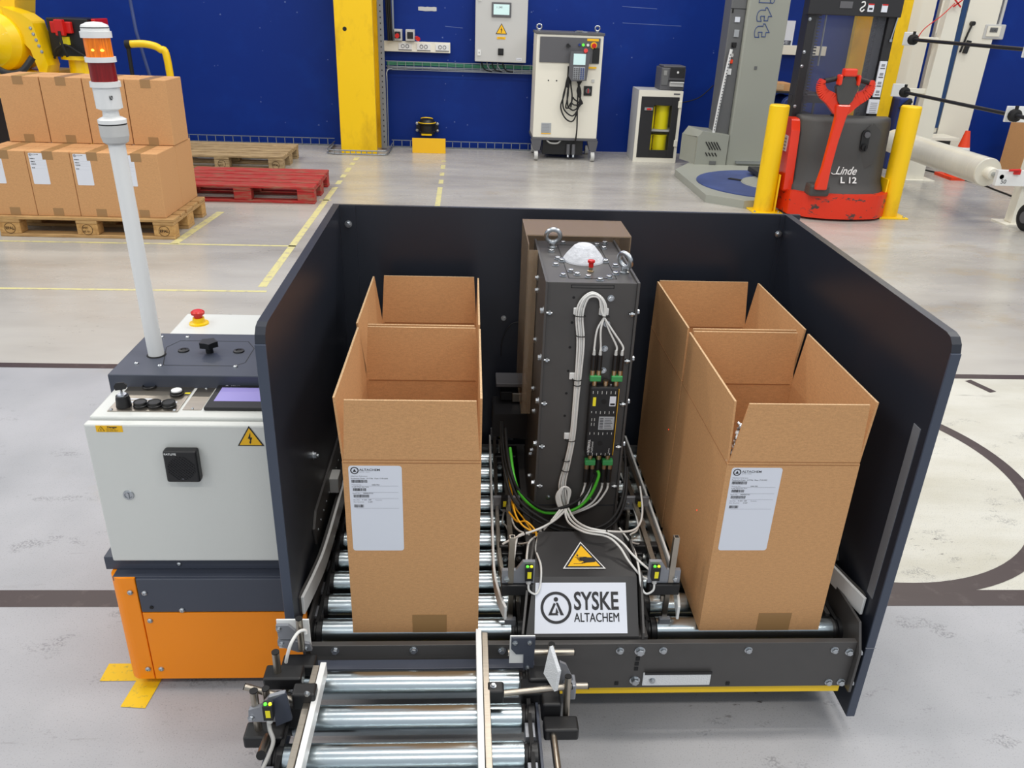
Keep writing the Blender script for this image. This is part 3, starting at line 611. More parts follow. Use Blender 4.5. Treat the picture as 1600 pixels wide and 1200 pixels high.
for z in (1.6, 0.68, 0.3): g = G(); g.box(2.655, 2.67, 8.945, 8.95, z-0.02, z+0.02, 'rubber'); g.build('mast_slot', t)
# outlined rounded letters running down the mast (…itt)
M['letter_blue'] = mat('mast_letter_blue', (50, 74, 128), 0.5)
def mast_letter(ch, z, size=0.235):
    cu = bpy.data.curves.new('t', 'FONT'); cu.body = ch; cu.size = size; cu.fill_mode = 'NONE'; cu.offset = 0.012; cu.bevel_depth = 0.0035; cu.resolution_u = 4
    ob = bpy.data.objects.new('t', cu); C.objects.link(ob); me = bpy.data.meshes.new_from_object(ob); g = G()
    g.add([(2.915+p.co.y*0.9, 8.897-p.co.z, z-p.co.x*1.25) for p in me.vertices], [tuple(reversed(p.vertices)) for p in me.polygons], 'letter_blue', True)
    bpy.data.objects.remove(ob); bpy.data.curves.remove(cu); bpy.data.meshes.remove(me); g.build('mast_letter', t)
mast_letter('i', 1.745); mast_letter('t', 1.625); mast_letter('t', 1.475)
g = G(); g.box(2.955, 2.985, 8.896, 8.9, 1.05, 1.085, 'wrap_dark'); g.build('grey_tape_patch', t)
# motor box
g = G(); g.prism([(2.45, 8.88, 0.07), (2.79, 8.88, 0.07), (2.79, 8.88, 0.385), (2.50, 8.88, 0.42), (2.45, 8.88, 0.36)], (0, 0.05, 0), 'wrap_grey')
g.prism([(2.36, 9.22, 0.07), (2.45, 8.93, 0.07), (2.79, 8.93, 0.07), (2.79, 9.22, 0.07)], (0, 0, 0.28), 'wrap_grey')
g.add([(2.45, 8.90, 0.36), (2.50, 8.90, 0.42), (2.42, 9.22, 0.43), (2.36, 9.22, 0.34), (2.79, 8.90, 0.385), (2.79, 9.22, 0.40)], [(0, 1, 2, 3), (1, 4, 5, 2)], 'wrap_grey'); g.build('motor_cover', t)
g = G()
for i in range(5): g.cbox((2.57+i*0.029, 8.876, 0.27), (0.010, 0.006, 0.10), 'rubber', Euler((0, -0.6, 0)))
for i in range(4): g.cbox((2.565+i*0.034, 8.876, 0.18), (0.010, 0.006, 0.045), 'rubber', Euler((0, -0.6, 0)))
g.build('vent_slot', t)
g = G(); g.box(2.61, 2.68, 8.865, 8.88, 0.075, 0.11, 'wrap_dark'); g.build('cable_flap', t)
g = G(); g.tube([(2.62, 8.91, 0.40), (2.64, 8.91, 0.70), (2.665, 8.91, 1.0), (2.69, 8.91, 1.24)], 0.018, 'white', 4); g.build('perforated_strip', t)
g = G()
for i in range(26): q = i/26; g.box(2.619+q*0.068-0.003, 2.619+q*0.068+0.006, 8.890, 8.896, 0.43+q*0.78, 0.442+q*0.78, 'mid_grey')
g.build('strip_hole', t)['kind'] = 'stuff'

# bollards
def bollard(x, y, h, lab, side):
    t = thing('bollard', lab, 'bollard', (x, y, 0), 'yellow bollards beside the pallet truck')
    g = G(); g.lathe((x, y, 0), (0,0,1), [(0, 0.083), (h-0.01, 0.083), (h, 0.075), (h, 0)], 'yellow_worn', 32); g.build('post', t)
    g = G(); g.box(x-0.12, x+0.14, y-0.12, y+0.12, 0, 0.012, 'yellow'); g.build('foot_plate', t, 0.002)
    g = G(); g.box(x+side*0.085-0.006, x+side*0.085+0.006, y-0.06, y+0.10, 0.012, 0.33, 'yellow_worn'); g.box(min(x+side*0.085, x+side*0.13), max(x+side*0.085, x+side*0.13), y+0.09, y+0.10, 0.012, 0.33, 'yellow_worn'); g.build('guard_flange', t)
    for dx in (0.11, -0.1): bolt(t, (x+dx, y-0.09, 0.012), (0,0,1), 0.01)
bollard(2.60, 7.02, 0.90, 'yellow steel bollard left of the red pallet truck', 1)
bollard(3.69, 6.93, 0.93, 'yellow steel bollard right of the red pallet truck', -1)

# pallet truck
t = thing('pallet_truck', 'red and grey electric pallet stacker with black mast and tiller', 'pallet truck', (3.2, 7.1, 0))
g = G()
pl = [(2.76, 6.86), (2.92, 6.73), (3.2, 6.68), (3.48, 6.73), (3.62, 6.86), (3.60, 7.25), (2.74, 7.25)]
g.prism([(x, y, 0.02) for x, y in catmull([V((a, b, 0)) for a, b in pl], 4) for x, y in [(x, y)]] if False else [(p.x, p.y, 0.02) for p in catmull([V((a, b, 0)) for a, b in pl[:5]], 5)] + [(3.60, 7.10, 0.02), (2.74, 7.10, 0.02)], (0, 0, 0.20), 'fork_red_worn'); g.build('bumper_skirt', t, 0.012)
g = G()
pl2 = [(2.79, 6.90), (2.93, 6.79), (3.2, 6.75), (3.46, 6.79), (3.59, 6.90)]
bot = [(p.x, p.y) for p in catmull([V((a, b, 0)) for a, b in pl2], 5)]; n = len(bot)
def ring(z, dy, sx=1.0): return [(3.19+(x-3.19)*sx, y+dy, z) for x, y in bot] + [(3.19+(3.60-3.19)*sx, 7.10, z), (3.19+(2.78-3.19)*sx, 7.10, z)]
rs = [ring(0.20, 0.0), ring(0.25, 0.03), ring(0.30, 0.07, 0.99), ring(0.5, 0.09, 0.99), ring(0.78, 0.11, 0.99), ring(0.815, 0.13, 0.985), ring(0.822, 0.16, 0.96)]
k = len(rs[0]); vs = [p for r_ in rs for p in r_]; fs = []
for a in range(len(rs)-1):
    for i in range(k): fs.append((a*k+i, a*k+(i+1) % k, (a+1)*k+(i+1) % k, (a+1)*k+i))
g.add(vs, fs, 'fork_grey', True); g.add(rs[-1], [tuple(range(k))], 'fork_grey'); g.build('motor_hood', t)
g = G(); g.prism([(2.72, 6.93, 0.20), (2.72, 7.12, 0.20), (2.72, 7.12, 0.80), (2.72, 7.02, 0.79), (2.72, 6.98, 0.70)], (0.075, 0, 0), 'fork_red'); g.build('side_panel', t, 0.015)
g = G(); g.box(2.713, 2.7195, 7.02, 7.14, 0.52, 0.65, 'paper')
for i in range(4): g.box(2.711, 2.7135, 7.03, 7.13, 0.535+i*0.028, 0.545+i*0.028, 'grey_ink')
g.build('rating_label', t)
g = G(); g.prism([(3.28, 6.85, 0.45), (3.36, 6.845, 0.42), (3.42, 6.85, 0.47), (3.44, 6.85, 0.72), (3.36, 6.85, 0.79), (3.28, 6.85, 0.72)], (0, 0.05, 0), 'fork_grey'); g.build('hood_recess', t, 0.02)
g = G(); g.prism([(3.31+0.035*math.cos(a)+0.0, 6.84, (0.70 if math.sin(a) > 0 else 0.60)+0.04*math.sin(a)) for a in [i*PI/8 for i in range(16)]], (0, 0.02, 0), 'black'); g.build('key_panel', t)
g = G(); g.cyl((3.315, 6.84, 0.70), (3.315, 6.825, 0.70), 0.024, 'mid_grey', 16); g.build('display_dial', t)
g = G(); g.cyl((3.31, 6.84, 0.60), (3.31, 6.82, 0.60), 0.026, 'rubber', 16); g.cbox((3.315, 6.815, 0.59), (0.01, 0.02, 0.04), 'rubber'); g.build('key_switch', t)
g = G(); g.box(3.06, 3.15, 6.96, 7.05, 0.82, 0.835, 'black'); g.cyl((3.105, 7.0, 0.835), (3.105, 7.0, 0.86), 0.028, 'red', 16); g.build('emergency_stop', t)
g = G(); g.text('Linde', 0.098, (3.10, 6.823, 0.372), (1, 0.02, 0), (0.3, 0.1, 1), 'white', 0.85, 0.0014); g.tube(catmull([(3.068, 6.823, 0.384), (3.085, 6.823, 0.372), (3.11, 6.823, 0.375), (3.14, 6.823, 0.372)], 5), 0.0045, 'white', 5); g.text('L 12', 0.072, (3.15, 6.80, 0.305), (1, 0.02, 0), (0, 0.35, 1), 'white', 1.15, 0.0016); g.build('lettering', t)
# tiller arm
g = G(); P = [(2.93, 6.69, 0.27), (2.945, 6.69, 0.45), (2.965, 6.70, 0.65), (2.985, 6.70, 0.85), (2.99, 6.70, 0.95)]
W_ = [0.058, 0.042, 0.042, 0.05, 0.075]; vs = []; fs = []
for (x, y, z), wd in zip(P, W_): vs += [(x-wd, y, z), (x+wd, y, z), (x+wd*0.8, y-0.05, z), (x-wd*0.8, y-0.05, z)]
for a in range(4):
    for i in range(4): fs.append((a*4+i, a*4+(i+1) % 4, (a+1)*4+(i+1) % 4, (a+1)*4+i))
fs += [(3, 2, 1, 0), (16, 17, 18, 19)]; g.add(vs, fs, 'fork_red'); g.build('tiller_arm', t, 0.012)
g = G()
for sgn in (-1, 1):
    pts = catmull([(2.99+sgn*0.02, 6.68, 0.92), (2.99+sgn*0.10, 6.68, 0.985), (2.99+sgn*0.175, 6.68, 1.03), (2.99+sgn*0.205, 6.68, 1.09), (2.99+sgn*0.195, 6.68, 1.13)], 5)
    n = len(pts)
    for i in range(n-1):
        a, b = pts[i], pts[i+1]; w0 = 0.045*(1-i/n)+0.016
        d = (b-a).normalized(); q = V((-d.z, 0, d.x))*w0
        g.prism([a-q, b-q*0.95, b+q*0.95, a+q], (0, 0.045, 0), 'fork_red')
g.build('tiller_head', t)
g = G(); g.cyl((2.81, 6.70, 1.12), (2.94, 6.70, 1.15), 0.02, 'black', 14); g.cyl((3.17, 6.70, 1.12), (3.04, 6.70, 1.15), 0.02, 'black', 14); g.build('hand_grip', t)
g = G(); g.prism([(2.90, 6.66, 1.08), (2.93, 6.66, 0.98), (2.99, 6.66, 0.90), (3.05, 6.66, 0.98), (3.08, 6.66, 1.08), (3.03, 6.66, 1.16), (2.95, 6.66, 1.16)], (0, 0.05, 0), 'fork_grey'); g.build('control_head', t, 0.01)
g = G(); g.cbox((2.99, 6.68, 1.19), (0.11, 0.06, 0.06), 'fork_red'); g.cbox((2.915, 6.67, 1.135), (0.03, 0.07, 0.08), 'fork_red'); g.cbox((3.065, 6.67, 1.135), (0.025, 0.07, 0.08), 'fork_red'); g.build('safety_button', t, 0.012)
g = G(); g.cbox((2.935, 6.74, 0.26), (0.17, 0.14, 0.10), 'fork_grey'); g.build('tiller_foot', t, 0.02)
# mast
for x0, x1 in ((2.755, 2.825), (3.43, 3.505)):
    g = G(); g.box(x0, x1, 7.13, 7.28, 0.09, 2.6, 'mast_black'); g.build('mast_rail', t, 0.006)
for x0, x1 in ((2.825, 2.865), (3.365, 3.43)):
    g = G(); g.box(x0, x1, 7.18, 7.28, 0.09, 2.6, 'mast_black'); g.build('inner_rail', t, 0.004)
for x in (2.878, 3.352):
    g = G(); z = 0.75
    while z < 1.64: g.box(x-0.010, x+0.010, 7.18, 7.20, z, z+0.013, 'black'); z += 0.0245
    g.build('lift_chain', t)
g = G(); g.box(2.735, 3.515, 7.10, 7.18, 1.595, 1.77, 'mast_black'); g.build('mast_crosshead', t, 0.006)
g = G(); g.box(2.83, 3.42, 7.15, 7.155, 0.70, 1.64, 'poly'); g.build('protective_screen', t)
g = G(); g.box(2.75, 3.53, 7.18, 7.26, 0.905, 0.97, 'mast_black'); g.build('mast_crossbar', t, 0.004)
g = G(); g.box(2.78, 3.56, 7.02, 7.16, 0.10, 0.75, 'mast_black'); g.build('battery_housing', t, 0.01)
for x in (2.88, 3.22): g = G(); g.box(x, x+0.16, 7.28, 8.40, 0.10, 0.15, 'mast_black'); g.build('fork', t, 0.01)
g = G(); g.box(3.43, 3.49, 7.115, 7.13, 0.975, 1.26, 'paper')
for i in range(4): g.box(3.44, 3.48, 7.113, 7.116, 0.99+i*0.07, 0.997+i*0.07, 'ink'); g.box(3.445, 3.475, 7.113, 7.116, 1.008+i*0.07, 1.028+i*0.07, 'grey_ink')
g.build('warning_label', t)
g = G(); g.box(3.405, 3.495, 7.115, 7.131, 0.84, 0.955, 'paper')
for i in range(6): g.box(3.42, 3.48, 7.113, 7.116, 0.85+i*0.015, 0.854+i*0.015, 'grey_ink')
g.build('capacity_label', t)
g = G(); g.box(3.22, 3.268, 7.092, 7.10, 1.63, 1.69, 'paper'); g.box(3.22, 3.268, 7.090, 7.093, 1.68, 1.69, 'red'); g.box(3.23, 3.258, 7.090, 7.093, 1.645, 1.66, 'ink'); g.build('warning_label', t)
g = G(); g.box(3.335, 3.383, 7.092, 7.10, 1.63, 1.69, 'paper'); g.box(3.335, 3.383, 7.090, 7.093, 1.68, 1.69, 'red'); g.build('warning_label', t)
g = G(); g.spl([(3.160, 7.095, 1.695), (3.185, 7.095, 1.70), (3.19, 7.095, 1.675), (3.165, 7.095, 1.655), (3.160, 7.095, 1.64), (3.175, 7.095, 1.63), (3.192, 7.095, 1.645)], 0.006, 'white', 6, 4); g.build('hook_mark', t)
g = G(); g.box(2.985, 3.09, 7.095, 7.10, 1.65, 1.70, 'mid_grey'); g.build('type_plate', t)
for z in (1.56, 1.31, 1.20, 0.88): bolt(t, (2.77, 7.13, z), (0,-1,0), 0.011)
g = G(); g.tube([(3.50, 7.12, 1.60), (3.48, 7.12, 1.43)], 0.006, 'steel', 8); g.cyl((3.48, 7.12, 1.43), (3.48, 7.12, 1.41), 0.014, 'steel', 10); g.build('adjusting_rod', t)
g = G(); g.tube([(2.95, 7.25, 1.7), (2.96, 7.26, 1.2)], 0.008, 'steel', 8); g.build('lift_rod', t)

# poster, white strip, shelf goods behind the truck
t = thing('wall_poster', 'white poster with dark foot strip on the wall behind the wrapper mast', 'poster', (3.6, 9.99, 1.26))
g = G(); g.box(3.45, 3.72, 9.985, 10.0, 1.26, 1.52, 'paper'); g.build('sheet', t)
g = G(); g.box(3.45, 3.70, 9.98, 9.985, 1.262, 1.31, 'anthracite'); g.text('VALVE!', 0.045, (3.53, 9.978, 1.272), (1,0,0), (0,0,1), 'paper', 1.0); g.build('foot_strip', t)
g = G(); g.box(3.45, 4.12, 9.94, 10.0, 1.16, 1.26, 'offwhite'); tag(g.build('wall_trunking', None, 0.003), 'white wall trunking passing behind the mast of the truck', 'trunking')
t = thing('storage_rack', 'low dark shelf behind the wrapper mast and truck', 'rack', (3.6, 9.6, 0))
g = G()
for z in (0.3, 0.55, 0.78): g.box(3.35, 3.9, 9.45, 9.9, z, z+0.02, 'mast_black')
for x in (3.35, 3.88): g.box(x, x+0.02, 9.45, 9.47, 0, 0.8, 'mast_black'); g.box(x, x+0.02, 9.88, 9.9, 0, 0.8, 'mast_black')
g.build('rack_frame', t)
g = G(); g.box(3.40, 3.62, 9.48, 9.8, 0.80, 0.88, 'card'); g.box(3.40, 3.52, 9.475, 9.48, 0.81, 0.87, 'card_edge'); tag(g.build('carton', None, 0.003), 'small brown carton lying on top of the dark shelf behind the wrapper', 'carton')
g = G(); g.lathe((3.60, 9.46, 0.66), (0, 1, 0), [(0, 0.05), (0.0, 0.09), (0.3, 0.09)], 'dk_blue', 22); g.torus((3.60, 9.46, 0.66), (0,1,0), 0.06, 0.01, 'blue_paint', 20, 6); tag(g.build('blue_drum'), 'blue drum lying on the dark shelf behind the wrapper', 'drum')

# film roll stand on the right
t = thing('film_stand', 'white steel stand with black rods and a big roll of film', 'stand', (4.75, 7.7, 0))
for y0, nm in ((8.65, 'far'), (6.72, 'near')):
    g = G(); g.prism([(4.70, y0, 0.012), (4.92, y0, 0.012), (4.86, y0, 2.4), (4.76, y0, 2.4)], (0, 0.10, 0), 'offwhite'); g.build('upright', t, 0.006)
    g = G(); g.box(4.62, 5.02, y0-0.06, y0+0.16, 0, 0.012, 'offwhite'); g.build('foot_plate', t)
for z, y0 in ((1.40, 8.62), (0.91, 8.55)):
    g = G(); g.cyl((4.40, 6.45, z), (4.40, y0, z), 0.016, 'mast_black', 14); g.build('black_rod', t)
    for y in (y0-0.08, 6.63):
        g = G(); g.lathe((4.40, y-0.03, z), (0, 1, 0), [(0, 0.03), (0.01, 0.05), (0.05, 0.05), (0.06, 0.03)], 'rubber', 12); g.cyl((4.40, y, z+0.04), (4.40, y, z+0.075), 0.014, 'rubber', 10); g.build('clamp_knob', t)
    for y in (8.67, 6.70):
        g = G(); g.box(4.37, 4.50 if y > 8 else 4.6, y, y+0.02, z-0.06, z+0.065, 'white'); g.box(4.50 if y > 8 else 4.6, 4.78, y+0.005, y+0.018, z-0.025, z+0.025, 'offwhite'); g.build('rod_plate', t, 0.004)
g = G(); g.box(4.40, 4.78, 8.66, 8.72, 0.36, 0.48, 'white'); g.build('roll_arm', t)
g = G(); g.box(4.42, 4.80, 6.66, 6.70, 0.34, 0.47, 'white'); g.text('50', 0.05, (4.46, 6.658, 0.36), (1,0,0), (0,0,1), 'ink'); g.build('roll_arm', t, 0.003)
g = G(); g.lathe((4.46, 6.86, 0.415), (0, 1, 0), [(0, 0.055), (0.0, 0.115), (0.01, 0.12), (1.72, 0.12), (1.73, 0.115), (1.73, 0.05)], 'film', 40); tag(g.build('film_roll'), 'long white roll of stretch film held low in the stand', 'film roll')
g = G(); g.lathe((4.46, 6.78, 0.415), (0, 1, 0), [(0, 0.032), (0.0, 0.045), (0.02, 0.052), (0.10, 0.052)], 'offwhite', 24); g.build('roll_core', t)
g = G(); g.cyl((4.46, 6.66, 0.415), (4.46, 6.80, 0.415), 0.02, 'steel', 12); g.torus((4.46, 6.70, 0.415), (0,1,0), 0.022, 0.006, 'steel', 16, 6); g.build('spindle', t)
g = G(); g.spl([(4.78, 8.62, 1.74), (4.66, 8.6, 1.62), (4.52, 8.6, 1.50), (4.46, 8.6, 1.38)], 0.005, 'red', 5); g.cbox((4.80, 8.6, 1.74), (0.10, 0.01, 0.012), 'red', Euler((0, 0.7, 0))); g.cbox((4.80, 8.6, 1.74), (0.10, 0.01, 0.012), 'red', Euler((0, -0.7, 0))); g.build('red_cord', t)
g = G(); g.box(4.55, 4.60, 6.64, 6.66, 0.44, 0.48, 'red'); g.cyl((4.49, 6.63, 0.475), (4.58, 6.63, 0.48), 0.01, 'red', 8); g.build('red_lever', t)
g = G(); g.lathe((4.655, 6.50, 0.115), (1, 0.1, 0), [(0, 0.05), (0, 0.09), (0.012, 0.115), (0.045, 0.115), (0.057, 0.09), (0.057, 0.05)], 'rubber', 28); g.cyl((4.645, 6.50, 0.115), (4.70, 6.505, 0.115), 0.05, 'mid_grey', 16); tag(g.build('trolley_wheel'), 'black rubber trolley wheel at the right edge beside the stand foot', 'wheel')
t = thing('cardboard_box', 'brown carton standing behind the near end of the film stand', 'box', (6.6, 9.35, 0))
g = G(); g.box(6.35, 6.85, 9.1, 9.6, 0.0, 0.62, 'card'); g.build('carton_body', t); g = G(); g.box(6.36, 6.56, 9.095, 9.1, 0.28, 0.60, 'paper'); 
for i in range(11): g.box(6.38, 6.38+random.uniform(0.06, 0.15), 9.093, 9.096, 0.31+i*0.025, 0.318+i*0.025, 'grey_ink')
g.build('address_label', t)
# cone
t = thing('traffic_cone', 'orange traffic cone with white band against the blue wall at right', 'traffic cone', (5.50, 9.0, 0))
g = G(); g.prism([(5.26, 8.70, 0), (5.58, 8.70, 0), (5.58, 9.06, 0), (5.26, 9.06, 0)], (0, 0, 0.03), 'cone'); g.build('base', t, 0.01)
g = G(); prof = lambda z: 0.13-0.105*(z/0.5)
for a, b, m in ((0.03, 0.2, 'cone'), (0.2, 0.33, 'white'), (0.33, 0.50, 'cone')): g.lathe((5.43, 8.90, 0), (0,0,1), [(a, prof(a)), (b, prof(b))], m, 28)
g.build('cone_body', t)
g = G(); g.spl([(5.0, 9.35, 0.008), (5.25, 9.3, 0.008), (5.46, 8.55, 0.008), (5.46, 8.2, 0.008), (5.45, 7.9, 0.008), (5.4, 7.3, 0.008)], 0.009, 'rubber', 6); tag(g.build('floor_cable'), 'black cable lying on the floor behind the film roll', 'cable')
# worktop behind the stand
t = thing('side_table', 'low white-topped dark bench against the cream wall panels', 'bench', (5.2, 9.7, 0))
g = G(); g.box(4.95, 5.75, 9.55, 9.9, 0.30, 0.335, 'offwhite'); g.build('bench_top', t, 0.003)
g = G(); g.box(5.0, 5.68, 9.6, 9.9, 0.20, 0.30, 'mast_black'); g.build('drawer_box', t)
for x in (5.0, 5.66): g = G(); g.box(x, x+0.03, 9.6, 9.63, 0, 0.2, 'cab_grey'); g.box(x, x+0.03, 9.86, 9.89, 0, 0.2, 'cab_grey'); g.build('leg', t)
# timer box
t = thing('timer_box', 'small clear-lidded timer box on the blue wall at the upper right', 'timer', (6.05, 9.95, 1.4))
g = G(); g.box(5.93, 6.18, 9.92, 10.0, 1.40, 1.56, 'cab_grey'); g.build('box_body', t, 0.01)
g = G(); g.box(5.96, 6.12, 9.912, 9.92, 1.43, 1.54, 'offwhite'); g.build('timer_face', t, 0.003)
g = G(); g.box(5.99, 6.08, 9.908, 9.912, 1.475, 1.525, 'wrap_dark'); g.text('12:45', 0.03, (5.998, 9.907, 1.488), (1,0,0), (0,0,1), 'rubber'); g.build('display', t)
g = G(); g.box(6.10, 6.13, 9.95, 9.99, 1.56, 6, 'cab_grey'); g.build('conduit', t)
t = thing('dispenser', 'blue dispenser hanging on the cream wall panel behind the upper rod', 'dispenser', (5.42, 9.9, 1.2))
g = G(); g.box(5.37, 5.50, 9.86, 9.93, 1.24, 1.45, 'blue_paint'); g.build('dispenser_body', t, 0.006)
g = G(); g.box(5.37, 5.46, 9.87, 9.93, 1.205, 1.24, 'black'); g.build('tray_lip', t)
t = thing('door_latch', 'black long door latch on the second cream wall panel', 'latch', (5.74, 9.9, 1.3))
g = G(); g.cbox((5.77, 9.915, 1.31), (0.05, 0.03, 0.14), 'black', Euler((0, 0.15, 0))); g.build('latch_body', t, 0.004)
g = G(); g.tube([(5.70, 9.91, 1.25), (5.73, 9.90, 1.45), (5.76, 9.90, 1.57)], 0.012, 'black', 8); g.cyl((5.76, 9.93, 1.56), (5.76, 9.88, 1.56), 0.025, 'black', 12); g.build('lever', t)
g = G(); g.box(4.80, 4.95, 9.3, 9.7, 0.0, 0.78, 'dk_blue'); g.cyl((4.82, 9.29, 0.66), (4.92, 9.29, 0.76), 0.03, 'rubber', 10); tag(g.build('blue_machine_box', None, 0.02), 'dark blue machine part half hidden behind the right yellow column', 'machine')

# yellow palletising robot behind the boxes
t = thing('industrial_robot', 'yellow industrial robot arm behind the stacked cardboard boxes', 'robot', (-4.3, 8.5, 0))
g = G(); g.lathe((-4.42, 8.15, 1.12), (0.1, 1, 0), [(-0.02, 0.05), (0, 0.14), (0.05, 0.22), (0.14, 0.26), (0.5, 0.27)], 'robot_yellow', 32); g.build('motor_drum', t)
g = G(); g.lathe((-4.42, 8.11, 1.19), (0.1, 1, 0), [(0, 0.055), (0.03, 0.06), (0.05, 0.09)], 'robot_yellow', 24); g.torus((-4.42, 8.12, 1.19), (0.1,1,0), 0.075, 0.008, 'rubber', 24, 6); g.build('drum_cap', t)
g = G(); g.prism([(-4.6, 8.5, 1.30), (-4.28, 8.5, 1.34), (-4.22, 8.5, 1.6), (-4.15, 8.5, 1.75), (-4.8, 8.5, 1.75)], (0, 0.4, 0), 'robot_yellow'); g.build('upper_arm', t, 0.03)
g = G(); g.prism([(-4.30, 8.3, 1.42), (-4.12, 8.3, 1.36), (-4.04, 8.3, 1.30), (-3.97, 8.3, 0.92), (-4.0, 8.3, 0.84), (-4.06, 8.3, 0.86), (-4.10, 8.3, 1.05), (-4.22, 8.3, 1.2)], (0, 0.25, 0), 'robot_yellow'); g.build('link_arm', t, 0.02)
for i in range(5): bolt(t, (-4.06+0.015*i, 8.30, 1.24-0.05*i), (0, -1, 0), 0.012)
g = G(); g.box(-4.9, -4.0, 8.2, 8.9, 0.55, 0.86, 'robot_yellow'); g.build('robot_base', t, 0.03)
g = G(); g.lathe((-3.78, 8.6, 0.0), (0,0,1), [(0, 0.14), (0.96, 0.12), (0.965, 0.18), (1.0, 0.18)], 'robot_yellow', 24); g.build('side_column', t)
g = G(); g.box(-3.98, -3.6, 8.45, 8.9, 0.99, 1.33, 'black'); g.build('valve_box', t, 0.01)
g = G(); g.box(-3.93, -3.74, 8.40, 8.45, 1.20, 1.30, 'red'); g.cbox((-3.83, 8.38, 1.25), (0.08, 0.06, 0.14), 'red'); g.build('red_fitting', t, 0.008)
g = G(); g.box(-3.59, -3.55, 8.5, 8.8, 1.08, 1.33, 'red'); g.cbox((-3.55, 8.5, 1.2), (0.10, 0.1, 0.13), 'red'); g.build('red_fitting', t, 0.008)
g = G(); g.box(-3.87, -3.79, 8.41, 8.45, 1.10, 1.17, 'bright_yellow'); g.build('yellow_tag', t)
g = G(); g.spl([(-3.95, 8.42, 0.98), (-3.9, 8.38, 1.06), (-3.8, 8.36, 1.10), (-3.72, 8.4, 1.04), (-3.66, 8.42, 1.0)], 0.012, 'rubber', 6); g.spl([(-3.83, 8.35, 1.22), (-3.82, 8.34, 1.1), (-3.8, 8.36, 1.0)], 0.014, 'rubber', 6); g.build('hose', t)
g = G(); g.spl([(-4.4, 8.15, 0.92), (-4.25, 8.1, 0.86), (-4.12, 8.1, 0.88), (-4.02, 8.15, 1.0)], 0.03, 'mast_black', 10); g.build('cable_hose', t)
g = G(); g.tube([(-3.55, 9.4, 1.9), (-3.52, 9.4, 1.2), (-3.42, 9.4, 0.6)], 0.018, 'blue_paint', 8); tag(g.build('blue_pipe'), 'blue pipe running down the wall behind the robot', 'pipe')
g = G(); g.spl([(-3.30, 8.6, 1.115), (-3.15, 8.6, 1.12), (-3.02, 8.6, 1.08), (-2.96, 8.6, 0.95), (-2.96, 8.6, 0.0)], 0.035, 'yellow', 12, 8); g.cyl((-3.34, 8.6, 1.112), (-3.29, 8.6, 1.115), 0.04, 'rubber', 12); g.cyl((-3.32, 8.6, 0.0), (-3.32, 8.6, 1.11), 0.02, 'rubber', 8)
tag(g.build('yellow_tube_guard'), 'bent yellow tube guard behind the box stack, right of the robot', 'guard rail')
t = thing('blue_gripper', 'blue and black machine part on the floor left of the box stack', 'machine', (-4.1, 6.8, 0))
g = G(); g.box(-4.4, -3.75, 6.6, 7.0, 0.25, 0.78, 'black'); g.build('dark_housing', t, 0.02)
g = G(); g.box(-4.35, -3.9, 6.65, 6.95, 0, 0.25, 'black'); g.build('dark_base', t, 0.01)
g = G(); g.spl([(-3.78, 6.58, 0.85), (-3.74, 6.55, 0.72), (-3.78, 6.52, 0.60), (-3.70, 6.50, 0.50), (-3.68, 6.5, 0.36)], 0.025, 'blue_paint', 8); g.build('blue_hose', t)

# ---------------------------------------------------------------- pallets
def pallet(name, lab, x1, y0, mtop, mblk, depth=0.80, mark=True, blk_sz=(0.145, 0.10, 0.144-0.066)):
    # x1 = right end, y0 = front, length 1.2 along x
    t = thing(name, lab, 'pallet', (x1-0.6, y0+depth/2, 0)); x0 = x1-1.2
    for y in (y0, y0+depth/2-0.0725+0.0, y0+depth-0.10):
        g = G(); g.box(x0, x1, y, y+(0.145 if y > y0 and y < y0+depth-0.11 else 0.10), 0, 0.022, mtop); g.build('bottom_board', t, 0.003, 1)
    for x in (x0, x0+0.5275, x1-0.145):
        g = G(); g.box(x, x+0.145, y0, y0+depth, 0.1, 0.122, mtop); g.build('cross_board', t, 0.003, 1)
        for j, y in enumerate((y0, y0+depth/2-0.0725, y0+depth-0.10)):
            g = G(); d = 0.145 if j == 1 else 0.10; g.box(x, x+0.145, y+0.002, y+d-0.002, 0.022, 0.1, mblk)
            b = g.build('block', t, 0.004, 1)
            if mark and j == 0:
                g = G(); cx = x+0.0725; 
                g.torus((cx, y+0.001, 0.06), (0, 1, 0), 0.036, 0.0016, 'brand_ink', 24, 5)
                if x == x1-0.145 or x == x0: g.text('EPAL', 0.028, (cx, y, 0.051), (1,0,0), (0,0,1), 'brand_ink', 1.0, 0.0006, 'CENTER')
                else: g.text('IPPC', 0.02, (cx-0.03, y, 0.065), (1,0,0), (0,0,1), 'brand_ink'); g.text('BE-01', 0.02, (cx-0.03, y, 0.04), (1,0,0), (0,0,1), 'brand_ink')
                g.build('stamp', b)
    ws = [0.145, 0.10, 0.145, 0.10, 0.145]; gap = (depth-sum(ws))/4; y = y0
    for wd in ws:
        g = G(); g.box(x0+random.uniform(-0.004, 0), x1+random.uniform(0, 0.004), y, y+wd, 0.122, 0.144, mtop); g.build('top_board', t, 0.004, 1); y += wd+gap
    return t
pallet('wooden_pallet', 'pale wooden pallet carrying the stacked cardboard boxes', -2.08, 5.70, 'wood', 'wood_end', 0.74)
pallet('wooden_pallet', 'empty weathered wooden pallet on the floor nearest the wall', -1.86, 8.27, 'old_wood', 'old_wood', 0.80)
pallet('wooden_pallet', 'empty red painted pallet on the floor in front of the wooden one', -1.31, 6.89, 'red_wood', 'red_wood', 0.78, mark=False)

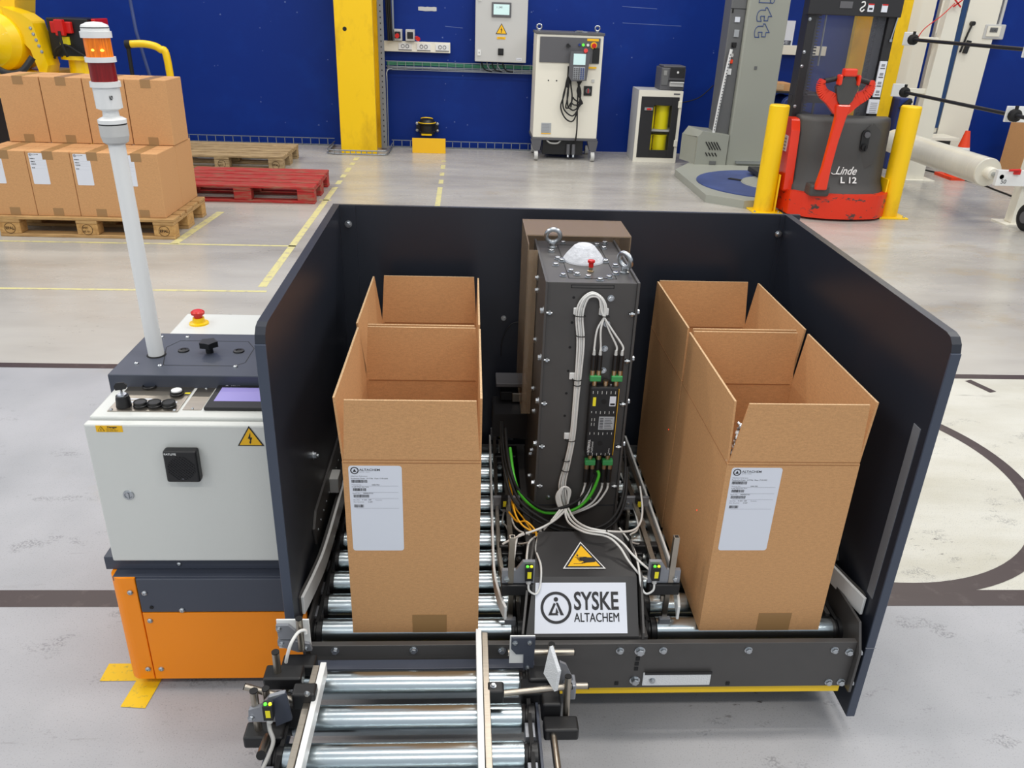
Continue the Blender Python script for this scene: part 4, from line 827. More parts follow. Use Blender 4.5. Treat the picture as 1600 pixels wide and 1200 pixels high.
# ---------------------------------------------------------------- printed label of the cartons
def print_label(parent, X, Y, Z, w_, h_, name='shipping_label', small=False):
    """label on a face looking to -y; X left edge, Z top edge"""
    g = G(); r = 0.006; pts = []
    for cxx, czz, a0 in ((X+w_-r, Z-r, 0), (X+r, Z-r, 90), (X+r, Z-h_+r, 180), (X+w_-r, Z-h_+r, 270)):
        for k in range(4): a = math.radians(a0+30*k); pts.append((cxx+r*math.cos(a), Y, czz+r*math.sin(a)))
    g.prism(pts, (0, -0.0006, 0), 'paper'); lb = g.build(name, parent)
    g = G(); y = Y-0.0009; R_ = (1,0,0); U_ = (0,0,1); s = w_/0.11
    def T(t_, size, x, z, m='ink', sx=1.0, b=0.0): g.text(t_, size*s, (X+x*s, y, Z-z*s), R_, U_, m, sx, b*s)
    g.torus((X+0.0125*s, Y-0.0006, Z-0.0115*s), (0,1,0), 0.0075*s, 0.0012*s, 'ink', 28, 4)
    g.quad([(X+0.0085*s, y, Z-0.0150*s), (X+0.0165*s, y, Z-0.0150*s), (X+0.0125*s, y, Z-0.0075*s)], 'ink')
    T('ALTACHEM', 0.0072, 0.0225, 0.0120, 'ink', 1.15, 0.0001); T('GENTEC  UNILEC', 0.0028, 0.0225, 0.0160, 'grey_ink')
    if not small:
        T('Altachem Reference', 0.0042, 0.004, 0.0265, 'grey_ink'); T('Production Order  1017746   Date: 17.09.2025', 0.0040, 0.004, 0.0320, 'ink')
        T('Material No.', 0.0040, 0.005, 0.0475, 'grey_ink'); T('10001902', 0.0042, 0.046, 0.0475); T('01500 White Gun Valve', 0.0036, 0.005, 0.0525)
        T('Batch No.', 0.0040, 0.006, 0.0685, 'grey_ink'); T('0000063762', 0.0042, 0.028, 0.0685)
        T('Box No.', 0.0040, 0.007, 0.0850, 'grey_ink'); T('9 184 - 209', 0.0042, 0.025, 0.0850); T('Controle', 0.0036, 0.053, 0.0850, 'grey_ink')
        T('Box Quantity', 0.0040, 0.007, 0.0902, 'grey_ink'); T('2 600', 0.0042, 0.037, 0.0902)
    rnd = random.Random(3)
    for bz, bx, bw in ((0.0340, 0.005, 0.033), (0.0545, 0.007, 0.028), (0.0705, 0.008, 0.031), (0.0955, 0.008, 0.020)):
        x = bx
        while x < bx+bw:
            ww = rnd.choice([0.0004, 0.0006, 0.0011]); g.quad([(X+x*s, y, Z-(bz+0.0072)*s), (X+(x+ww)*s, y, Z-(bz+0.0072)*s), (X+(x+ww)*s, y, Z-bz*s), (X+x*s, y, Z-bz*s)], 'ink'); x += ww+rnd.choice([0.0004, 0.0007])
    for lz in (0.0488, 0.0645, 0.080, 0.1045):
        g.quad([(X+0.012*s, y, Z-(lz+0.0004)*s), (X+0.102*s, y, Z-(lz+0.0004)*s), (X+0.102*s, y, Z-lz*s), (X+0.012*s, y, Z-lz*s)], 'grey_ink')
    g.build('print', lb)
# closed cartons on the pallet
def carton(x0, x1, y0, y1, z0, z1, lab, label=True, front=True):
    t = thing('cardboard_box', lab, 'box', ((x0+x1)/2, (y0+y1)/2, z0), 'closed cardboard boxes on the pallet')
    g = G(); g.box(x0, x1, y0, y1, z0, z1, 'card'); g.build('carton_body', t, 0.003, 1)
    cx = (x0+x1)/2
    g = G(); g.box(x0+0.004, x1-0.004, (y0+y1)/2-0.0015, (y0+y1)/2+0.0015, z1-0.001, z1+0.0006, 'card_crease'); g.build('flap_joint', t)
    g = G(); g.box(cx-0.035, cx+0.035, y0-0.0008, y0, z1-0.055, z1, 'tape'); g.box(cx-0.035, cx+0.035, y0-0.0008, y1, z1, z1+0.0008, 'tape'); g.build('sealing_tape', t)
    g = G(); g.box(cx-0.035, cx+0.035, y0-0.0008, y0, z0, z0+0.055, 'tape'); g.build('sealing_tape', t)
    if label: print_label(t, x0+0.02, y0, z1-0.012, 0.11, 0.21, small=True)
    return t
words = ['fourth', 'third', 'second', 'first']
XR = -2.135
for i in range(5):
    x1 = XR-i*0.2935; x0 = x1-0.290
    nm = ['rightmost', 'second from the right', 'third from the right', 'fourth from the right, at the picture edge', 'outermost left, cut by the picture edge'][i]
    if i < 4: carton(x0, x1, 5.735, 6.10, 0.145, 0.585, 'closed box with white label, bottom front row, '+nm)
    if i == 0: carton(x0, x1, 6.103, 6.45, 0.145, 0.585, 'closed box at the pallet end, bottom row behind the labelled one', False)
for i in range(4):
    x1 = -2.128-i*0.288; x0 = x1-0.282
    nm = ['rightmost', 'second from the right', 'third from the right', 'fourth from the right, at the picture edge'][i]
    carton(x0, x1, 6.075, 6.40, 0.588, 1.03, 'closed box without label, top row, '+nm, False)

# ================================================================ MOBILE ROBOT
t = thing('mobile_robot', 'low orange and dark grey mobile robot base carrying the white control box', 'mobile robot', (-0.3, 1.9, 0))
g = G()  # corner cover wraps round the left front corner
arc = [(-0.84+0.03-0.03*math.cos(a), 1.55+0.03-0.03*math.sin(a)) for a in [i*PI/12 for i in range(7)]]
g.prism([(x, y, 0.033) for x, y in arc] + [(-0.778, 1.55, 0.033), (-0.778, 1.62, 0.033), (-0.80, 2.26, 0.033), (-0.84, 2.26, 0.033)], (0, 0, 0.315), 'orange'); g.build('corner_cover', t, 0.002)
g = G(); g.box(-0.775, -0.385, 1.549, 1.562, 0.033, 0.245, 'orange'); g.build('front_cover', t, 0.0015)
g = G(); g.box(-0.775, -0.385, 1.549, 1.562, 0.248, 0.346, 'anthracite'); g.build('front_plate', t, 0.0015)
g = G(); g.box(-0.83, -0.385, 1.556, 2.24, 0.336, 0.349, 'anthracite'); g.build('ledge', t, 0.001)
g = G(); g.box(-0.855, -0.385, 1.583, 2.24, 0.349, 0.385, 'anthracite'); g.build('deck_plate', t, 0.002)
g = G(); g.box(-0.79, 0.86, 1.60, 2.24, 0.03, 0.145, 'black'); g.box(-0.79, -0.41, 1.60, 2.24, 0.145, 0.34, 'black'); g.build('chassis', t)
for x, z in ((-0.793, 0.308), (-0.760, 0.306), (-0.680, 0.254), (-0.760, 0.222), (-0.789, 0.067), (-0.757, 0.067)): bolt(t, (x, 1.549, z), (0, -1, 0), 0.0072, 'screw', 'dome')
bolt(t, (-0.682, 1.583, 0.365), (0, -1, 0), 0.006, 'screw', 'dome')
g = G(); g.cyl((-0.75, 1.549, 0.263), (-0.75, 1.547, 0.263), 0.0045, 'rubber', 10); g.build('screw_hole', t)
for x in (-0.7, 0.7):
    for y in (1.72, 2.15): g = G(); g.cyl((x-0.02, y, 0.04), (x+0.02, y, 0.04), 0.04, 'rubber', 20); g.build('wheel', t)
# battery compartment cover behind the control box
g = G(); g.box(-0.835, -0.40, 1.735, 1.995, 0.384, 0.79, 'anthracite'); cv = g.build('battery_cover', t, 0.0025)
g = G(); hp = [(-0.756, 1.90), (-0.728, 1.795), (-0.722, 1.791), (-0.560, 1.791), (-0.539, 1.812), (-0.539, 1.90), (-0.565, 1.945), (-0.735, 1.945)]
for i in range(len(hp)):
    a, b = V((*hp[i], 0.7903)), V((*hp[(i+1) % len(hp)], 0.7903)); d = (b-a).normalized(); q = V((-d.y, d.x, 0))*0.0009
    g.quad([a-q, b-q, b+q, a+q], 'rubber')
g.build('hatch_seam', cv)
for x, y in ((-0.725, 1.968), (-0.792, 1.799), (-0.733, 1.787), (-0.556, 1.787), (-0.79, 1.968)): b_ = bolt(cv, (x, y, 0.79), (0, 0, 1), 0.006, 'screw', 'dome')
for x in (-0.707, -0.572): g = G(); g.lathe((x, 1.880, 0.79), (0,0,1), [(0, 0.014), (0.003, 0.013), (0.004, 0.007), (0.002, 0.006), (0.002, 0)], 'black', 20); g.build('round_plug', cv)
g = G(); g.cyl((-0.641, 1.872, 0.79), (-0.641, 1.872, 0.810), 0.009, 'black', 14)
vs = [(-0.641+(0.024 if k % 2 == 0 else 0.0175)*math.cos(k*PI/5), 1.872+(0.024 if k % 2 == 0 else 0.0175)*math.sin(k*PI/5), 0.806) for k in range(10)]
g.prism(vs, (0, 0, 0.014), 'black', False); g.build('star_knob', cv, 0.003)
# rear white box with emergency stop
g = G(); g.box(-0.79, -0.42, 2.0, 2.168, 0.384, 0.78, 'white_box'); rb = g.build('rear_enclosure', t, 0.004)
g = G(); g.lathe((-0.734, 2.092, 0.78), (0,0,1), [(0, 0.026), (0.004, 0.025), (0.006, 0.017), (0.018, 0.015)], 'yellow', 28); g.lathe((-0.734, 2.092, 0.798), (0,0,1), [(0, 0.011), (0.008, 0.012), (0.010, 0.0175), (0.016, 0.018), (0.020, 0.013), (0.0205, 0)], 'red', 28); g.build('emergency_stop', rb)

# white control box
t = thing('control_box', 'white control box with speaker, key switch and touch screen, on the robot base', 'control box', (-0.63, 1.67, 0.385))
g = G(); g.box(-0.822, -0.415, 1.590, 1.768, 0.386, 0.757, 'white_box'); g.build('enclosure', t, 0.004)
g = G(); g.box(-0.826, -0.415, 1.566, 1.588, 0.386, 0.750, 'white_box'); g.build('door', t, 0.004)
g = G(); g.box(-0.792, -0.640, 1.612, 1.785, 0.757, 0.7595, 'ss'); pn = g.build('button_plate', t, 0.001)
g = G(); g.box(-0.7605, -0.655, 1.652, 1.660, 0.7597, 0.7599, 'paper'); g.text('RESET', 0.006, (-0.68, 1.653, 0.7601), (1,0,0), (0,1,0), 'ink'); g.box(-0.775, -0.715, 1.668, 1.673, 0.7597, 0.7599, 'paper'); g.build('button_labels', pn)
for x, y in ((-0.785, 1.617), (-0.648, 1.617), (-0.785, 1.779), (-0.648, 1.779)): bolt(pn, (x, y, 0.7595), (0,0,1), 0.004, 'screw', 'dome')
def button(x, y, r, h, m, name='push_button', cap=None):
    g = G(); g.lathe((x, y, 0.7595), (0,0,1), [(0, r*1.08), (0.004, r*1.08), (0.005, r), (h-0.001, r), (h, r*0.93), (h-0.002, r*0.8), (h-0.002, 0)], m, 28)
    if cap: g.lathe((x, y, 0.7595+h-0.001), (0,0,1), [(0, r*0.85), (0.003, r*0.8), (0.004, r*0.5), (0.004, 0)], cap, 24)
    return g.build(name, pn)
button(-0.743, 1.733, 0.0145, 0.003, 'black', 'blank_plug'); button(-0.668, 1.697, 0.0145, 0.010, 'black', 'white_push_button', 'white')
for x in (-0.728, -0.697, -0.666): button(x, 1.637, 0.0145, 0.012, 'black')
g = G(); g.box(-0.652, -0.640, 1.70, 1.706, 0.7597, 0.7599, 'bright_yellow'); g.build('yellow_dash', pn)
g = G(); g.lathe((-0.764, 1.636, 0.7595), (0,0,1), [(0, 0.0165), (0.018, 0.015), (0.026, 0.0135), (0.027, 0.009)], 'black', 28); g.lathe((-0.764, 1.636, 0.7865), (0,0,1), [(0, 0.0105), (0.003, 0.0095), (0.003, 0)], 'steel', 20); g.box(-0.765, -0.763, 1.632, 1.640, 0.788, 0.800, 'steel')
g.prism([(-0.776, 1.634, 0.798), (-0.753, 1.634, 0.802), (-0.749, 1.634, 0.812), (-0.756, 1.634, 0.818), (-0.772, 1.634, 0.816), (-0.778, 1.634, 0.808)], (0, 0.004, 0), 'black'); g.build('key_switch', pn)
g = G(); g.box(-0.633, -0.592, 1.622, 1.738, 0.757, 0.7585, 'ss'); p2 = g.build('blank_plate', t, 0.001)
for y in (1.628, 1.731): bolt(p2, (-0.612, y, 0.7585), (0,0,1), 0.0035, 'screw', 'dome')
g = G(); g.box(-0.586, -0.42, 1.620, 1.744, 0.757, 0.7655, 'black'); sc = g.build('touch_screen', t, 0.003)
g = G(); g.box(-0.572, -0.43, 1.652, 1.722, 0.7656, 0.766, 'lcd'); g.build('display', sc)
g = G(); g.text('DELTA', 0.007, (-0.555, 1.731, 0.7658), (1,0,0), (0,1,0), 'grey_ink'); g.quad([(-0.568, 1.731, 0.7658), (-0.560, 1.731, 0.7658), (-0.564, 1.737, 0.7658)], 'grey_ink'); g.build('screen_lettering', sc)
g = G(); g.box(-0.57, -0.43, 1.750, 1.766, 0.7571, 0.7576, 'paper')
for i in range(3): g.box(-0.567, -0.47-0.02*i, 1.7515+0.005*i, 1.7535+0.005*i, 0.7577, 0.7578, 'ink')
g.build('rating_label', t)
g = G(); g.box(-0.800, -0.744, 1.5653, 1.566, 0.732, 0.7475, 'label_yellow')
g.text('Danger', 0.0062, (-0.776, 1.565, 0.7420), (1,0,0), (0,0,1), 'ink', 1.15, 0.0002)
for i, s_ in enumerate(('Disconnect the', 'main supply before', 'opening this door')): g.text(s_, 0.0030, (-0.779, 1.565, 0.7385-0.0028*i), (1,0,0), (0,0,1), 'ink', 1.1)
sk = g.build('danger_sticker', t); warn(sk, (-0.789, 1.565, 0.7385), (1,0,0), (0,0,1), 0.0125)
warn(t, (-0.4745, 1.5655, 0.7165), (1,0,0), (0,0,1), 0.050)
g = G(); g.box(-0.6605, -0.588, 1.5440, 1.566, 0.617, 0.6965, 'black'); sp = g.build('speaker', t, 0.005, 3)
g = G(); n = 11
for i in range(n):
    for s_ in (-1, 1):
        a = (i-(n-1)/2)*0.0052; L_ = math.sqrt(max(0.0001, 0.029**2-(a*0.95)**2))
        g.cbox((-0.6245+a*0.0, 1.5436, 0.652+a), (0.0001, 0.0001, 0.0001), 'rubber')
        ux = math.cos(PI/4); g.cbox((-0.6245+a*ux*s_, 1.5434, 0.653+a*ux), (2*L_, 0.0014, 0.0011), 'mast_black', Euler((0, s_*PI/4, 0)))
g.build('grille', sp)
g = G(); g.text('PATLITE', 0.0062, (-0.657, 1.5436, 0.6875), (1,0,0), (0,0,1), 'white', 1.15, 0.0002); g.box(-0.628, -0.621, 1.5432, 1.5438, 0.6265, 0.628, 'grey_ink'); g.build('speaker_lettering', sp)
g = G(); g.lathe((-0.759, 1.566, 0.571), (0,-1,0), [(0, 0.0125), (0.003, 0.0115), (0.004, 0.008), (0.002, 0.007), (0.002, 0)], 'steel', 24); g.box(-0.7605, -0.7575, 1.5615, 1.566, 0.564, 0.578, 'steel'); g.build('door_lock', t)

# signal tower
t = thing('signal_tower', 'white pole with lit amber over dark red signal lamp', 'signal lamp', (-0.763, 1.83, 0.79))
tx = V((-0.7635, 1.852, 0.79)); tp = V((-0.7725, 1.852, 1.300)); ax = (tp-tx).normalized()
def pz(z): return tx + ax*((z-0.79)/ax.z)
def seg(name, prof, m, n=36):
    g = G(); z0 = prof[0][0]; g.lathe(pz(z0), ax, [(z-z0, r) for z, r in prof], m, n); return g.build(name, t)
seg('pole', [(0.788, 0.0185), (1.298, 0.0175)], 'white')
g = G(); g.lathe(pz(0.7895), ax, [(0, 0.023), (0.0025, 0.022)], 'rubber', 28); g.build('pole_gasket', t)
seg('grey_socket', [(1.292, 0.0185), (1.297, 0.026), (1.310, 0.029), (1.333, 0.029)], 'alu').data.materials[0] = M['cab_grey']
seg('gasket', [(1.333, 0.0285), (1.336, 0.0285)], 'rubber')
seg('mount', [(1.336, 0.029), (1.344, 0.029), (1.347, 0.024), (1.350, 0.017), (1.362, 0.016), (1.367, 0.026)], 'white')
seg('lamp_body', [(1.367, 0.0265), (1.405, 0.0268), (1.410, 0.0268)], 'white')
seg('collar', [(1.410, 0.0305), (1.421, 0.0305)], 'white')
seg('red_lens', [(1.421, 0.026), (1.459, 0.026)], 'red_lens')
seg('collar', [(1.459, 0.0305), (1.469, 0.0305)], 'white')
am = seg('amber_lens', [(1.469, 0.0262), (1.506, 0.0262)], 'amber')
for dx in (-0.006, 0.012): g = G(); g.lathe(pz(1.483)+V((dx, -0.0266+abs(dx)*0.25, 0)), (1,0,0), [(0, 0.0), (0.003, 0.0025), (0.006, 0.0025), (0.009, 0)], 'amber_glow', 10); g.build('lit_led', am)
seg('collar', [(1.506, 0.0305), (1.518, 0.0305)], 'white')
seg('cap', [(1.518, 0.0275), (1.524, 0.0275)], 'white'); seg('cap_seam', [(1.524, 0.0265), (1.526, 0.0265)], 'rubber'); seg('cap_lid', [(1.526, 0.0275), (1.530, 0.026), (1.535, 0.015), (1.5365, 0)], 'white')
g = G(); c_ = pz(1.391)
for k in range(5):
    for j in range(4):
        if (k*7+j*3) % 4 != 0: g.cbox(c_ + V((0.014+k*0.0012, -0.0245+k*0.0006, -0.004+j*0.0022)), (0.0011, 0.0006, 0.0018), 'ink')
g.build('rating_marks', t)

# ================================================================ GUARD PANELS
t = thing('guard_screen', 'dark blue-grey sheet metal screen around the back and both sides of the conveyor', 'guard screen', (0.29, 1.9, 0.05))
def side(x0, x1, zb, name, toward):
    g = G(); r = 0.032; top = [(1.40, 1.045-r)] + [(1.40+r-r*math.cos(a), 1.045-r+r*math.sin(a)) for a in (PI/6, PI/3, PI/2)]
    poly = [(x0, y, z) for y, z in [(1.40, zb)] + top + [(2.352, 1.057), (2.352, 0.05 if zb < 0.1 else 0.3)]]
    g.prism(poly, (x1-x0, 0, 0), 'dark_panel'); o = g.build(name, t, 0.0015)
    # front return flange, a touch proud
    g = G(); g.box(min(x0, x1)-0.0004, max(x0, x1)+0.0004, 1.3965, 1.402, zb, 1.012, 'dark_edge'); g.build('front_return', o, 0.001, 1)
    return o
sL = side(-0.395, -0.3755, 0.30, 'left_panel', 1)
sR = side(0.938, 0.958, 0.043, 'right_panel', -1)
g = G(); g.box(-0.3755, 0.985, 2.34, 2.352, 0.05, 1.057, 'dark_panel'); bp = g.build('back_panel', t, 0.001)
g = G(); g.box(-0.3755, -0.330, 2.3365, 2.34, 0.3, 1.053, 'dark_panel'); g.build('corner_strip', bp)
g = G(); g.box(0.925, 0.938, 2.3365, 2.34, 0.3, 1.053, 'dark_panel'); g.build('corner_strip', bp)
for x, z in ((-0.352, 1.002), (-0.35, 0.636), (0.955-0.03, 1.000), (0.925, 0.72)): bolt(bp, (x, 2.3365, z), (0,-1,0), 0.0085, 'bolt', 'hex', 0.014)
for x, z in ((0.109, 0.716),): bolt(bp, (x, 2.34, z), (0,-1,0), 0.0065)
bolt(sL, (-0.3755, 1.72, 0.585), (1,0,0), 0.0085, 'bolt', 'hex', 0.014)
g = G(); g.box(0.9365, 0.938, 1.425, 1.452, 0.385, 0.83, 'reflector'); g.build('reflective_strip', sR).data.materials[0] = M['alu']
g = G(); g.box(0.936, 0.961, 1.3955, 1.3975, 0.2625, 0.2640, 'alu'); g.build('joint_line', sR)
g = G(); g.box(-0.312, -0.27, 2.30, 2.34, 0.56, 0.735, 'dark_panel'); bolt(bp, (-0.30, 2.30, 0.715), (0,-1,0), 0.006); g.build('wall_bracket', bp, 0.001)
g = G(); g.prism([(0.937, 1.62, 0.40), (0.937, 1.60, 0.36), (0.937, 1.62, 0.33), (0.937, 2.25, 0.33), (0.937, 2.25, 0.44), (0.937, 1.63, 0.44)], (-0.006, 0, 0), 'black_steel'); o = g.build('side_bracket', sR)
for y in (1.66, 1.74, 1.82, 1.90): g = G(); g.cyl((0.931, y, 0.40), (0.9295, y, 0.40), 0.006, 'rubber', 10); g.build('slot', o)
g = G(); g.prism([(-0.375, 1.66, 0.365), (-0.375, 1.645, 0.42), (-0.375, 1.68, 0.45), (-0.375, 2.3, 0.45), (-0.375, 2.3, 0.365)], (0.006, 0, 0), 'black_steel'); o = g.build('side_bracket', sL)
for i in range(14): g = G(); g.cyl((-0.369, 1.68+i*0.042, 0.395), (-0.3675, 1.68+i*0.042, 0.395), 0.003, 'steel', 8); g.build('rivet', o)
g = G(); g.box(-0.369, -0.345, 1.86, 1.91, 0.385, 0.43, 'cab_grey'); g.build('grey_spacer', sL, 0.002)

# ================================================================ ROLLER CONVEYOR (deck)
t = thing('roller_conveyor', 'black roller conveyor deck with two lanes of steel rollers inside the guard screen', 'conveyor', (0.29, 1.85, 0.15))
g = G(); g.box(-0.345, 0.908, 1.388, 1.402, 0.155, 0.290, 'black_steel'); fb = g.build('front_beam', t, 0.001)
for x, z in ((-0.115, 0.277), (0.084, 0.274), (0.354, 0.271), (0.454, 0.271), (0.653, 0.270), (0.857, 0.268), (0.863, 0.168), (-0.29, 0.277)): bolt(fb, (x, 1.388, z), (0,-1,0), 0.0075)
for x, z in ((0.400, 0.270), (0.397, 0.180)): bolt(fb, (x, 1.388, z), (0,-1,0), 0.010)
g = G()
for x, z in ((0.398, 0.245), (0.397, 0.215), (0.355, 0.170), (0.397, 0.230), (0.62, 0.166)): g.box(x-0.0045, x+0.0045, 1.3865, 1.389, z-0.005, z+0.005, 'rubber')
g.build('slot', fb)
g = G(); g.prism([(0.908, 1.372, 0.15), (0.908, 1.372, 0.27), (0.908, 1.405, 0.335), (0.908, 2.30, 0.335), (0.908, 2.30, 0.15)], (0.006, 0, 0), 'black_steel'); sp_ = g.build('side_plate', t, 0.001)
g = G(); g.prism([(-0.362, 1.39, 0.15), (-0.362, 1.39, 0.30), (-0.362, 2.30, 0.30), (-0.362, 2.30, 0.15)], (0.006, 0, 0), 'black_steel'); sp2 = g.build('side_plate', t, 0.001)
for z in (0.262, 0.168): bolt(fb, (0.893, 1.388, z), (0,-1,0), 0.008); bolt(sp_, (0.914, 1.384, z), (1,0,0), 0.007)
g = G(); g.box(-0.34, 0.905, 1.405, 1.43, 0.118, 0.154, 'yellow'); g.build('yellow_bumper', t, 0.003)
g = G(); g.box(-0.34, 0.90, 2.29, 2.30, 0.15, 0.29, 'black_steel'); g.build('rear_beam', t)
g = G(); g.box(-0.355, 0.905, 1.43, 2.29, 0.150, 0.165, 'rubber'); g.build('base_sheet', t)
g = G(); g.box(0.160, 0.185, 1.405, 2.28, 0.165, 0.296, 'black_steel'); g.box(0.395, 0.420, 1.405, 2.28, 0.165, 0.296, 'black_steel'); g.build('centre_rail', t, 0.001)
def roller(parent, x0, x1, y, z=0.2475, r=0.030):
    g = G(); g.lathe((x0, y, z), (1,0,0), [(0, r-0.003), (0.0015, r), (x1-x0-0.0015, r), (x1-x0, r-0.003)], 'roller', 32); o = g.build('roller', parent)
    for a, b in ((x0-0.026, x0), (x1, x1+0.026)):
        g = G(); g.lathe((a, y, z), (1,0,0), [(0, r*0.9), (0.006, r*0.96), (0.008, r*0.8), (0.012, r*0.8), (0.014, r*0.96), (b-a, r*0.96)], 'black', 24)
        g.build('end_cap', o)
    return o
for k in range(10):
    y = 1.480+0.0875*k
    roller(t, -0.333, 0.110, y); roller(t, 0.455, 0.885, y)
for k in range(9):
    y = 1.480+0.0875*k+0.044
    for x in (-0.352, 0.892):
        g = G(); g.box(x-0.008, x+0.010, y-0.018, y+0.018, 0.235, 0.272, 'alu' if x < 0 else 'black_steel'); g.build('bearing_block', t, 0.001)
for xa in (-0.346, 0.898, 0.128, 0.437):   # drive belts linking neighbouring rollers
    g = G(); g.box(xa-0.004, xa+0.004, 1.480, 2.255, 0.270, 0.276, 'rubber'); g.build('drive_belt', t)
# reflector plate on the beam
g = G(); g.box(0.415, 0.575, 1.383, 1.388, 0.166, 0.203, 'reflector'); rf = g.build('reflector_plate', t, 0.001)
g = G(); g.box(0.418, 0.576, 1.381, 1.384, 0.201, 0.208, 'black'); g.build('holder_lip', rf); bolt(rf, (0.437, 1.383, 0.183), (0,-1,0), 0.006)
# outer guides (white plastic on black backing)
def ribbon(parent, pts, z0, z1, th, m, name):   # upright band following pts (x, y), thickness th toward +x
    g = G(); P = catmull([V((x, y, 0)) for x, y in pts], 5); n = len(P); vs = []
    for i, p in enumerate(P):
        d = (P[min(i+1, n-1)]-P[max(i-1, 0)]).normalized(); q = V((d.y, -d.x, 0)); q = q if q.x > 0 else -q; b = p+q*th
        vs += [(p.x, p.y, z0), (b.x, b.y, z0), (b.x, b.y, z1), (p.x, p.y, z1)]
    fs = [(0, 1, 2, 3), tuple(4*(n-1)+k for k in (3, 2, 1, 0))]
    for i in range(n-1):
        for k in range(4): fs.append((4*i+k, 4*(i+1)+k, 4*(i+1)+(k+1) % 4, 4*i+(k+1) % 4))
    g.add(vs, fs, m); return g.build(name, parent, 0.001, 1)
ribbon(t, [(-0.371, 1.452), (-0.358, 1.55), (-0.350, 1.66), (-0.347, 1.95), (-0.347, 2.28)], 0.325, 0.374, 0.007, 'white', 'side_guide')
ribbon(t, [(-0.380, 1.452), (-0.366, 1.55), (-0.358, 1.66), (-0.355, 1.95), (-0.355, 2.28)], 0.330, 0.372, 0.008, 'black_steel', 'guide_backing')
ribbon(t, [(0.928, 1.440), (0.908, 1.53), (0.888, 1.66), (0.888, 1.95), (0.888, 2.28)], 0.325, 0.374, 0.007, 'white', 'side_guide')
ribbon(t, [(0.936, 1.452), (0.917, 1.53), (0.897, 1.66), (0.897, 1.95), (0.897, 2.28)], 0.330, 0.372, 0.008, 'black_steel', 'guide_backing')
# inner guides beside the tower
ribbon(t, [(0.090, 1.445), (0.078, 1.49), (0.068, 1.56), (0.066, 1.66), (0.068, 1.95), (0.070, 2.26)], 0.310, 0.348, 0.006, 'white', 'side_guide')
ribbon(t, [(0.088, 1.56), (0.080, 1.66), (0.080, 1.95), (0.082, 2.26)], 0.312, 0.345, 0.010, 'ss', 'guide_rail')
ribbon(t, [(0.492, 1.445), (0.500, 1.49), (0.508, 1.56), (0.510, 1.66), (0.509, 1.95), (0.508, 2.26)], 0.310, 0.348, 0.006, 'white', 'side_guide')
ribbon(t, [(0.487, 1.56), (0.494, 1.66), (0.494, 1.95), (0.493, 2.26)], 0.312, 0.345, 0.010, 'ss', 'guide_rail')

